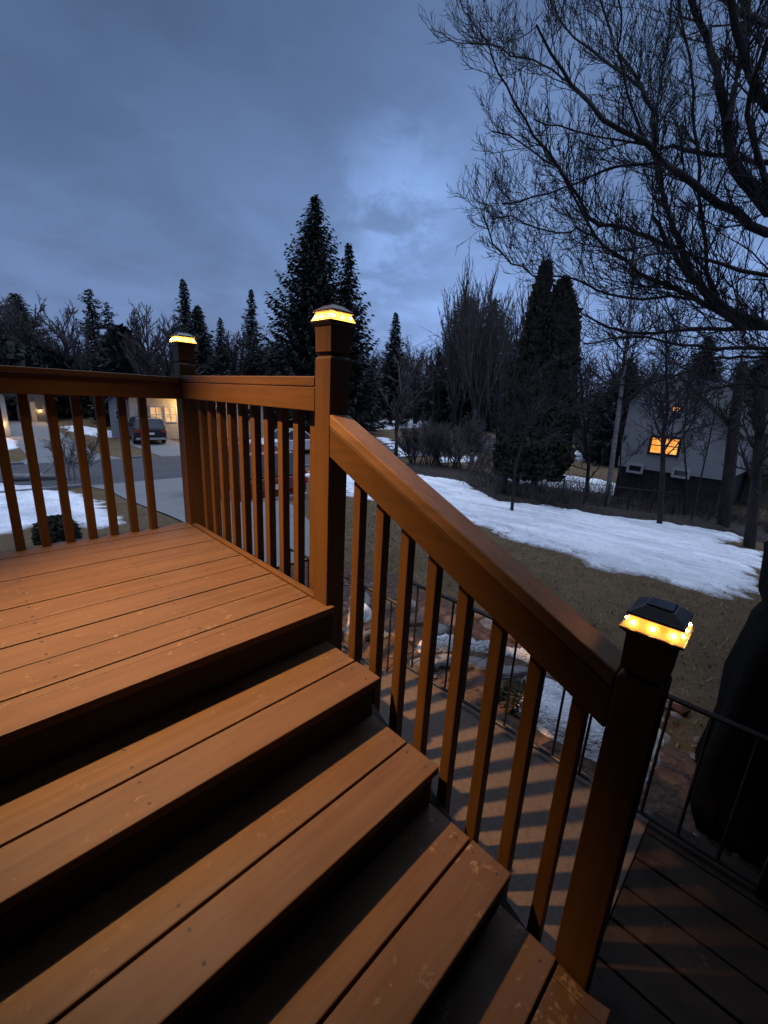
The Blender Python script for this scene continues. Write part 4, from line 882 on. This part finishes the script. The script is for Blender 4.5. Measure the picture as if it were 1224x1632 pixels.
def litter():
    rd = random.Random(21); b = MB(); c = MB()
    for i in range(26000):
        x = rd.uniform(1.6, 11.0); y = rd.uniform(-2.5, 9.0)
        if 1.2+(y-2.6)*0.095 < x < min(6.1, 2.55+(y-3.0)*0.47) and y > 2.4: continue
        h = rd.uniform(0.015, 0.05); a = rd.uniform(0, 6.28); z = T(x, y)-0.003; w_ = 0.004+0.004*rd.random(); l_ = h*rd.uniform(.3, 1.6)
        b.add([(x-w_*math.sin(a), y+w_*math.cos(a), z), (x+w_*math.sin(a), y-w_*math.cos(a), z), (x+l_*math.cos(a), y+l_*math.sin(a), z+h)], [(0, 1, 2)])
    for i in range(900):
        x = rd.uniform(1.0, 10.0); y = rd.uniform(-2.5, 8.0)
        if 1.2+(y-2.6)*0.095 < x < min(6.1, 2.55+(y-3.0)*0.47) and y > 2.4: continue
        z = T(x, y)+0.012+(0.05 if x < 1.9 else 0); a = rd.uniform(0, 6.28); s_ = rd.uniform(0.012, 0.032); u = Vector((math.cos(a), math.sin(a), rd.uniform(-.4, .4)))*s_; v_ = Vector((-math.sin(a), math.cos(a), rd.uniform(-.4, .4)))*s_*0.6; p_ = Vector((x, y, z))
        c.add([p_-u, p_-v_, p_+u, p_+v_], [(0, 1, 2, 3)])
    tag(b.build('grass_blades', M['straw']), kind='stuff', label='flattened winter grass blades on the brown lawn')
    tag(c.build('fallen_leaves', M['leaf']), kind='stuff', label='dead leaves scattered over bed and lawn')
M['straw'] = simple('straw_grass', (0.07, 0.050, 0.025), (0.26, 0.185, 0.10), 7, 0.9, world=True); M['leaf'] = simple('dead_leaf', (0.035, 0.020, 0.011), (0.13, 0.075, 0.04), 15, 0.8, world=True)
litter()
brush('undergrowth', 'bare stems round the foot of the cedar clump', [(805, 792), (850, 803), (905, 812)], 420, 0.9, 14, 0.9)
# fallen logs on the left slope
q0_, q1_ = G(12, 768), G(92, 765)
e = empty('fallen_log', q0_, label='pale fallen log lying above the left snow patch', cat='log'); b = MB()
b.tube([Vector((0, 0, 0.14)), (q1_-q0_)*0.5+Vector((0, 0, 0.17)), (q1_-q0_)+Vector((0, 0, 0.12))], [0.14, 0.12, 0.08], 10); b.build('trunk', M['birch'], e, smooth=True)
b = MB(); b.tube([(q1_-q0_)*0.6+Vector((0, 0, 0.16)), (q1_-q0_)*0.75+Vector((0.2, 0.3, 0.4)), (q1_-q0_)*0.85+Vector((0.3, 0.5, 0.7))], [0.04, 0.03, 0.015], 6); b.build('branch', M['birch'], e)
# far wood closing the horizon
def farwood():
    rd = random.Random(77); b = MB(); c2 = MB()
    prof = [(-200, 560), (0, 545), (110, 560), (200, 575), (300, 560), (420, 555), (470, 560), (600, 572), (700, 560), (760, 545), (880, 560), (960, 590), (1050, 590), (1224, 590), (1400, 590)]
    for i in range(900):
        px = rd.uniform(-200, 1400); D = rd.uniform(62, 85)
        for j in range(len(prof)-1):
            if prof[j][0] <= px <= prof[j+1][0]: yt = prof[j][1]+(prof[j+1][1]-prof[j][1])*(px-prof[j][0])/(prof[j+1][0]-prof[j][0])
        c = at(px, 600, D); zb = T(c.x, c.y); H = (at(px, yt, D).z-zb)*rd.uniform(0.55, 1.12)
        p0 = Vector((c.x, c.y, zb)); p1 = p0+Vector((rd.gauss(0, .5), rd.gauss(0, .5), H*0.6)); p2 = p1+Vector((rd.gauss(0, .7), rd.gauss(0, .7), H*0.4))
        b.tube([p0, p1, p2], [0.16, 0.09, 0.03], 3, cap=False)
        for k in range(16):
            t = rd.uniform(0.25, 1.0); c_ = p0.lerp(p1, min(1, t/0.6)) if t < 0.6 else p1.lerp(p2, (t-0.6)/0.4)
            l_ = H*rd.uniform(0.12, 0.3); b.tube([c_, c_+Vector((rd.gauss(0, .5)*l_, rd.gauss(0, .5)*l_, l_*0.5)), c_+Vector((rd.gauss(0, .6)*l_, rd.gauss(0, .6)*l_, l_))], [0.05, 0.035, 0.022], 3, cap=False)
    tag(b.build('bare_wood', M['twig']), kind='stuff', label='misty leafless wood closing the view beyond the houses')
    for i in range(16000):
        px = rd.uniform(-250, 1450); D = rd.uniform(66, 92); c = at(px, 600, D); zb = T(c.x, c.y)
        hm = 5.0+2.6*noise.noise(Vector((px*0.016, 0, 1)))+1.5*noise.noise(Vector((px*0.06, 0, 4)))
        p_ = Vector((c.x, c.y, zb+hm*rd.random()**0.8)); s = rd.uniform(0.5, 1.1); d1 = Vector((rd.gauss(0, 1), rd.gauss(0, 1), rd.gauss(0, 1))).normalized()*s; d2 = d1.cross(Vector((rd.gauss(0, 1), rd.gauss(0, 1), 1))).normalized()*s*0.5
        c2.add([p_-d1, p_-d2, p_+d1, p_+d2], [(0, 1, 2, 3)])
    tag(c2.build('evergreen_wood', M['needle']), kind='stuff', label='dark evergreen undergrowth beyond the houses')
farwood()

# ================================================================== HOUSES
class Face:
    """vertical facade plane through two photo columns at given distances; local u along it, depth away"""
    def __init__(s, pa, pb, Da, Db, name, label, cat='house', group=None):
        A = at(pa, 640, Da); B = at(pb, 640, Db); s.A = Vector((A.x, A.y, 0)); s.d = Vector((B.x-A.x, B.y-A.y, 0)); s.W = s.d.length; s.d.normalize()
        s.n = Vector((-s.d.y, s.d.x, 0));
        if s.n.dot(s.A-CAM) < 0: s.n = -s.n
        s.zb = min(T(A.x, A.y), T(B.x, B.y)); s.e = empty(name, (A.x, A.y, s.zb), math.atan2(s.d.y, s.d.x), label=label, cat=cat, group=group)
        s.sg = 1 if Vector((-s.d.y, s.d.x, 0)).dot(s.n) > 0 else -1
    def uv(s, px, py):
        r = ray(px, py); t = (s.A-CAM).dot(s.n)/r.dot(s.n); p_ = CAM+r*t; return ((p_-s.A).dot(s.d), p_.z-s.zb)
    def wall(s, pts, depth, mat, uvpts=None):
        pr = uvpts or [s.uv(*p_) for p_ in pts]; b = MB(); b.prism(pr, 0, s.sg*depth); b.build('wall', M[mat], s.e); s.pr = pr; return pr
    def roofslab(s, p0, p1, depth, th=0.18, over=0.35, out=0.3):
        (u0, v0), (u1, v1) = p0, p1; d_ = Vector((u1-u0, v1-v0)).normalized(); u1 += d_.x*over; v1 += d_.y*over
        b = MB(); b.prism([(u0, v0+0.01), (u1, v1+0.01), (u1, v1+th), (u0, v0+th)], -s.sg*out, s.sg*(depth+out)); return b.build('roof', M['roof'], s.e)
    def rect(s, name, u0, u1, v0, v1, o0, o1, mat, par=None):
        b = MB(); b.box(min(u0, u1), max(u0, u1), min(-s.sg*o0, -s.sg*o1), max(-s.sg*o0, -s.sg*o1), v0, v1); return b.build(name, M[mat], par or s.e)
    def window(s, x0, y0, x1, y1, pane, cols=2, rows=2, frame='trim', fw_=0.07, uv=None):
        if uv: u0, u1, v0, v1 = uv
        else: (u0, v1), (u1, v0) = s.uv(x0, y0), s.uv(x1, y1)
        b = MB(); a, o = 0.003, 0.06
        def bx(p, q_, r_, t_): b.box(p, q_, min(-s.sg*a, -s.sg*o), max(-s.sg*a, -s.sg*o), r_, t_)
        bx(u0-fw_, u0, v0-fw_, v1+fw_); bx(u1, u1+fw_, v0-fw_, v1+fw_); bx(u0, u1, v0-fw_, v0); bx(u0, u1, v1, v1+fw_)
        for i in range(1, cols): c = u0+(u1-u0)*i/cols; bx(c-0.025, c+0.025, v0, v1)
        for j in range(1, rows):
            c = v0+(v1-v0)*j/rows
            for i in range(cols):
                ua = u0+(u1-u0)*i/cols+(0.026 if i else 0); ub = u0+(u1-u0)*(i+1)/cols-(0.026 if i < cols-1 else 0); bx(ua, ub, c-0.02, c+0.02)
        f = b.build('window', M[frame], s.e); s.rect('pane', u0, u1, v0, v1, 0.004, 0.02, pane, f); return f
# white neighbour house at the right
h = Face(980, 1160, 21.5, 20.5, 'white_house', 'white sided neighbour house with a glowing orange window behind bare trees')
uL, vL = h.uv(984, 742)[0], h.uv(984, 742)[1]; uR = h.uv(1158, 755)[0]
pk = h.uv(1060, 603); eL = h.uv(986, 640); eR = h.uv(1165, 692)
pr = h.wall(None, 8.5, 'side_white', uvpts=[(uL, vL), (uR, vL), (uR, eR[1]), (pk[0]+0.6, pk[1]), (pk[0]-0.35, pk[1]), (uL, eL[1])])
b = MB(); b.box(uL+0.06, uR-0.06, *sorted((h.sg*0.05, h.sg*8.4)), -0.8, vL-0.004); b.build('foundation', M['found'], h.e)
h.roofslab((pk[0]-0.30, pk[1]+0.02), (uL, eL[1]+0.02), 8.5); h.roofslab((pk[0]+0.5, pk[1]+0.02), (uR, eR[1]+0.02), 8.5)
h.window(1041, 697, 1078, 725, 'litorange', 2, 2, 'found', fw_=0.09)
h.window(1052, 646, 1063, 668, 'glass', 1, 2); h.window(1074, 646, 1085, 668, 'glass', 1, 2)
u_, v_ = h.uv(1080, 652); h.rect('hanging_lamp', u_-0.12, u_+0.08, v_-0.07, v_+0.07, 0.07, 0.10, 'litorange')
h.window(1004, 741, 1021, 752, 'glass', 1, 1, fw_=0.09); h.window(1076, 749, 1095, 760, 'glass', 1, 1, fw_=0.09)
# far right house
h = Face(1172, 1290, 27, 25, 'tan_house', 'dim tan house at the right edge behind the thick leaning trunk')
a_ = h.uv(1176, 745); c_ = h.uv(1260, 745); t_ = h.uv(1176, 662)
h.wall(None, 7, 'side_tan', uvpts=[(a_[0], 0), (c_[0], 0), (c_[0], t_[1]), ((a_[0]+c_[0])/2+1, t_[1]+1.6), (a_[0], t_[1])])
h.roofslab(((a_[0]+c_[0])/2+1, t_[1]+1.62), (a_[0], t_[1]+0.02), 7); h.roofslab(((a_[0]+c_[0])/2+1, t_[1]+1.62), (c_[0], t_[1]+0.02), 7)
h.rect('railing', a_[0]+0.1, c_[0]-0.1, a_[1]+0.3, a_[1]+0.4, 0.6, 0.66, 'side_dark'); h.rect('porch_deck', a_[0]+0.1, c_[0]-0.1, a_[1]-0.2, a_[1], 0.01, 0.8, 'found')
# cream lit house across the street
h = Face(209, 432, 33.5, 36, 'cream_house', 'cream sided house across the street with its wall lit warm beside a white framed window')
a_ = h.uv(212, 700); c_ = h.uv(428, 700); t_ = h.uv(250, 634)[1]
h.wall(None, 8, 'side_cream', uvpts=[(a_[0], -0.3), (c_[0], -0.3), (c_[0], t_), (a_[0], t_)])
b = MB(); b.prism([(-h.sg*0.6, t_+0.004), (h.sg*8.6, t_+0.004), (h.sg*4.0, t_+1.1)], a_[0]-0.4, c_[0]+0.4, axis='x'); b.build('roof', M['roof'], h.e)
h.window(239, 649, 258, 672, 'litwarm', 2, 2); h.window(262, 649, 281, 672, 'litwarm', 2, 2); h.window(300, 650, 312, 680, 'litwarm', 1, 2); h.window(326, 650, 344, 680, 'litwarm', 2, 2); h.window(392, 652, 404, 670, 'glass', 1, 2)
h.rect('door', *[h.uv(x_, 670)[0] for x_ in (222, 232)], 0, 2.0, 0.004, 0.06, 'trim')
def wall_lamp(h, px, py, en, name='wall_lamp', off=0.35, col=(1.0, 0.62, 0.25)):
    u_, v_ = h.uv(px, py); f = h.rect(name, u_-0.05, u_+0.05, v_+0.06, v_+0.22, 0.004, 0.14, 'iron')
    h.rect('bulb', u_-0.035, u_+0.035, v_-0.03, v_+0.058, 0.04, 0.11, 'led', f)
    ld = bpy.data.lights.new('bulb_light', 'POINT'); ld.energy = en; ld.color = col; ld.shadow_soft_size = 0.06
    lo = bpy.data.objects.new('bulb_light', ld); COL.objects.link(lo); lo.parent = h.e; lo.location = (u_, -h.sg*off, v_-0.12)
wall_lamp(h, 290, 646, 85, off=0.8); wall_lamp(h, 320, 648, 60, off=0.7)
# grey garage left of it
h = Face(176, 211, 34, 34, 'grey_shed', 'small grey shed left of the cream house across the street', 'shed')
a_ = h.uv(178, 690); c_ = h.uv(211, 690); t_ = h.uv(190, 640)[1]
h.wall(None, 4, 'side_grey', uvpts=[(a_[0], -0.3), (c_[0], -0.3), (c_[0], t_), ((a_[0]+c_[0])/2, t_+0.6), (a_[0], t_)])
h.roofslab(((a_[0]+c_[0])/2, t_+0.62), (a_[0], t_+0.02), 4); h.roofslab(((a_[0]+c_[0])/2, t_+0.62), (c_[0], t_+0.02), 4); h.window(184, 655, 192, 668, 'glass', 1, 2)
# house at far left
h = Face(-130, 17, 33, 35, 'pale_house', 'pale house cut by the left edge with a warm lamp low on its wall')
a_ = h.uv(-120, 688); c_ = h.uv(16, 686); t_ = h.uv(10, 630)[1]
h.wall(None, 7, 'side_white', uvpts=[(a_[0], -0.3), (c_[0], -0.3), (c_[0], t_), ((a_[0]+c_[0])/2, t_+0.9), (a_[0], t_)])
h.roofslab(((a_[0]+c_[0])/2, t_+0.92), (a_[0], t_+0.02), 7); h.roofslab(((a_[0]+c_[0])/2, t_+0.92), (c_[0], t_+0.02), 7)
h.window(-70, 640, -40, 665, 'glass', 2, 2); h.window(-20, 640, -6, 658, 'glass', 1, 2); wall_lamp(h, 2, 676, 14, off=0.5)
# garage with white door
h = Face(28, 92, 43, 43, 'garage', 'garage with a white door at the top of the opposite driveway', 'garage')
a_ = h.uv(30, 672); c_ = h.uv(90, 672); t_ = h.uv(60, 634)[1]
h.wall(None, 6, 'side_dark', uvpts=[(a_[0], -0.3), (c_[0], -0.3), (c_[0], t_), ((a_[0]+c_[0])/2, t_+1.0), (a_[0], t_)])
h.roofslab(((a_[0]+c_[0])/2, t_+1.02), (a_[0], t_+0.02), 6); h.roofslab(((a_[0]+c_[0])/2, t_+1.02), (c_[0], t_+0.02), 6)
h.rect('garage_door', h.uv(33, 660)[0], h.uv(46, 660)[0], 0, h.uv(40, 640)[1], 0.004, 0.06, 'trim'); h.rect('door_post', h.uv(50, 660)[0], h.uv(58, 660)[0], 0, h.uv(40, 640)[1], 0.004, 0.08, 'side_tan')
wall_lamp(h, 64, 655, 24, off=1.2)
# distant gables
def gable(pl_, pr_, D, py_base, py_eave, py_peak, mat, label, win=None, name='far_house', pane='glass'):
    h = Face(pl_, pr_, D, D, name, label); a_ = h.uv(pl_, py_base); c_ = h.uv(pr_, py_base); ev = h.uv((pl_+pr_)/2, py_eave)[1]; pk_ = h.uv((pl_+pr_)/2, py_peak)[1]; um = (a_[0]+c_[0])/2
    h.wall(None, 9, mat, uvpts=[(a_[0], -0.5), (c_[0], -0.5), (c_[0], ev), (um, pk_), (a_[0], ev)]); h.roofslab((um, pk_+0.02), (a_[0], ev+0.02), 9, 0.3, 0.6); h.roofslab((um, pk_+0.02), (c_[0], ev+0.02), 9, 0.3, 0.6)
    for w_ in (win or []): h.window(*w_, pane, 1, 1, fw_=0.12)
    return h
gable(86, 136, 58, 640, 590, 563, 'side_white', 'far grey gabled house rising behind the left railing', [(108, 571, 113, 579), (115, 571, 120, 579)])
gable(686, 745, 60, 665, 625, 600, 'side_dark', 'dark gabled house hidden in the trees left of the cedars')
gable(768, 830, 78, 690, 655, 640, 'side_dark', 'low far house with one warm lit window left of the cedars', [(786, 660, 803, 670)], pane='litwarm')
gable(905, 950, 48, 720, 690, 672, 'side_dark', 'low dark house between the cedars and the birch', [(934, 686, 941, 691)], pane='litwarm')
gable(590, 650, 70, 676, 655, 640, 'side_grey', 'low grey house across the far snowy lawn', [(598, 659, 608, 665)])

# ================================================================== VEHICLES
def car(name, label, pos, rz, Lc, Wc, Hc, paint, cat, suv=True, snowroof=False):
    e = empty(name, (pos[0], pos[1], T(pos[0], pos[1])+0.028), rz, label=label, cat=cat)
    hl = Lc/2; zb = 0.24; zw = Hc*0.60
    # side profile of the lower body with rounded ends, narrowing a little towards the nose
    low = [(-hl+0.10, zb), (hl-0.16, zb), (hl, zb+0.22), (hl-0.04, zw-0.16), (hl-0.30, zw-0.05), (hl*0.42, zw+0.02), (-hl+0.30 if suv else -hl*0.55, zw+0.03), (-hl+0.06, zw-0.02), (-hl, zb+0.35)]
    b = MB(); n = len(low)
    secs = [(-Wc/2, 0.94, 0.03), (-Wc/2+0.09, 1.0, 0), (Wc/2-0.09, 1.0, 0), (Wc/2, 0.94, 0.03)]
    for yy, s, dz in secs: b.v += [(x*s, yy, z+(dz if z < zb+0.1 else -dz)) for x, z in low]
    for j in range(3):
        for i in range(n): b.f.append((j*n+i, j*n+(i+1) % n, (j+1)*n+(i+1) % n, (j+1)*n+i))
    b.f += [tuple(range(n-1, -1, -1)), tuple(3*n+i for i in range(n))]
    b.build('body', M[paint], e, smooth=False, bevel=0.03)
    xr = -hl+0.10 if suv else -hl*0.62; xf = hl*0.36
    rb, rf = (xr+0.32, xf-0.72) if suv else (xr+0.60, xf-0.62)
    b = MB(); zc = zw+0.02; vs = []
    for (x0, x1, z, wy) in ((xr, xf, zc, Wc/2-0.05), (rb, rf, Hc-0.06, Wc/2-0.22)): vs += [(x0, -wy, z), (x1, -wy, z), (x1, wy, z), (x0, wy, z)]
    b.add(vs, [(4,5,6,7),(0,1,5,4),(1,2,6,5),(2,3,7,6),(3,0,4,7)]); b.build('glass', M['glass'], e)
    b = MB(); b.frust((rb+rf)/2, 0, Hc-0.058, Hc, (rf-rb)/2+0.03, (rf-rb)/2-0.10, Wc/2-0.20, Wc/2-0.27); b.build('roof', M[paint] if not snowroof else M['snow'], e, bevel=0.02)
    b = MB()
    for s in (-1, 1):
        for (p0, p1) in (((xr, s*(Wc/2-0.045), zc), (rb, s*(Wc/2-0.21), Hc-0.05)), ((xf, s*(Wc/2-0.045), zc), (rf, s*(Wc/2-0.21), Hc-0.05)), (((xr+xf)/2, s*(Wc/2-0.045), zc), ((rb+rf)/2, s*(Wc/2-0.21), Hc-0.05))): b.tube([p0, p1], 0.035, 5)
    b.build('pillar', M[paint], e)
    for sx in (-1, 1):
        for s in (-1, 1):
            cx = sx*(hl-0.82); wr = 0.33 if suv else 0.30
            b = MB(); b.tube([(cx, s*(Wc/2-0.20), wr), (cx, s*(Wc/2-0.02), wr), (cx, s*(Wc/2+0.012), wr)], [wr, wr, wr*0.92], 24); wh = b.build('wheel', M['rubber'], e)
            b = MB(); b.tube([(cx, s*(Wc/2+0.014), wr), (cx, s*(Wc/2+0.022), wr)], [wr*0.62, wr*0.55], 14); b.build('rim', M['rim'], wh)
    for s in (-1, 1):
        b = MB(); b.box(-hl-0.012, -hl+0.12, *sorted((s*(Wc/2-0.32), s*(Wc/2-0.05))), zw-0.22, zw-0.06); b.build('tail_light', M['tail'], e, bevel=0.01)
        b = MB(); b.box(hl-0.30, hl+0.0, *sorted((s*(Wc/2-0.38), s*(Wc/2-0.06))), zw-0.26, zw-0.12); b.build('head_light', M['head'], e, bevel=0.01)
        b = MB(); b.box(xf-0.35, xf-0.15, *sorted((s*(Wc/2-0.01), s*(Wc/2+0.17))), zw+0.03, zw+0.17); b.build('mirror', M[paint], e, bevel=0.02)
    b = MB(); b.box(-hl-0.016, -hl-0.003, -0.20, 0.20, zb+0.36, zb+0.49); b.build('licence_plate', M['plate'], e)
    b = MB(); b.box(-hl-0.05, -hl+0.06, -Wc/2+0.08, Wc/2-0.08, zb+0.04, zb+0.17); b.build('bumper', M['rim'] if suv else M[paint], e, bevel=0.02)
    return e
q = G(250, 714); car('parked_car', 'black car parked on the drive before the lit cream house, seen from behind', (q.x+0.5, q.y+3.6), R(81), 4.5, 1.82, 1.58, 'black_paint', 'car')
q = at(384, 800, 12.9); car('parked_car', 'dark red car parked on the driveway, glimpsed through the deck balusters', (q.x, q.y), R(90), 4.4, 1.80, 1.50, 'red_paint', 'car')
car('parked_car', 'white car with snow on its roof parked along the street behind the middle post', (13.4, 21.4), R(180), 4.5, 1.8, 1.45, 'white_paint', 'car', suv=False, snowroof=True)
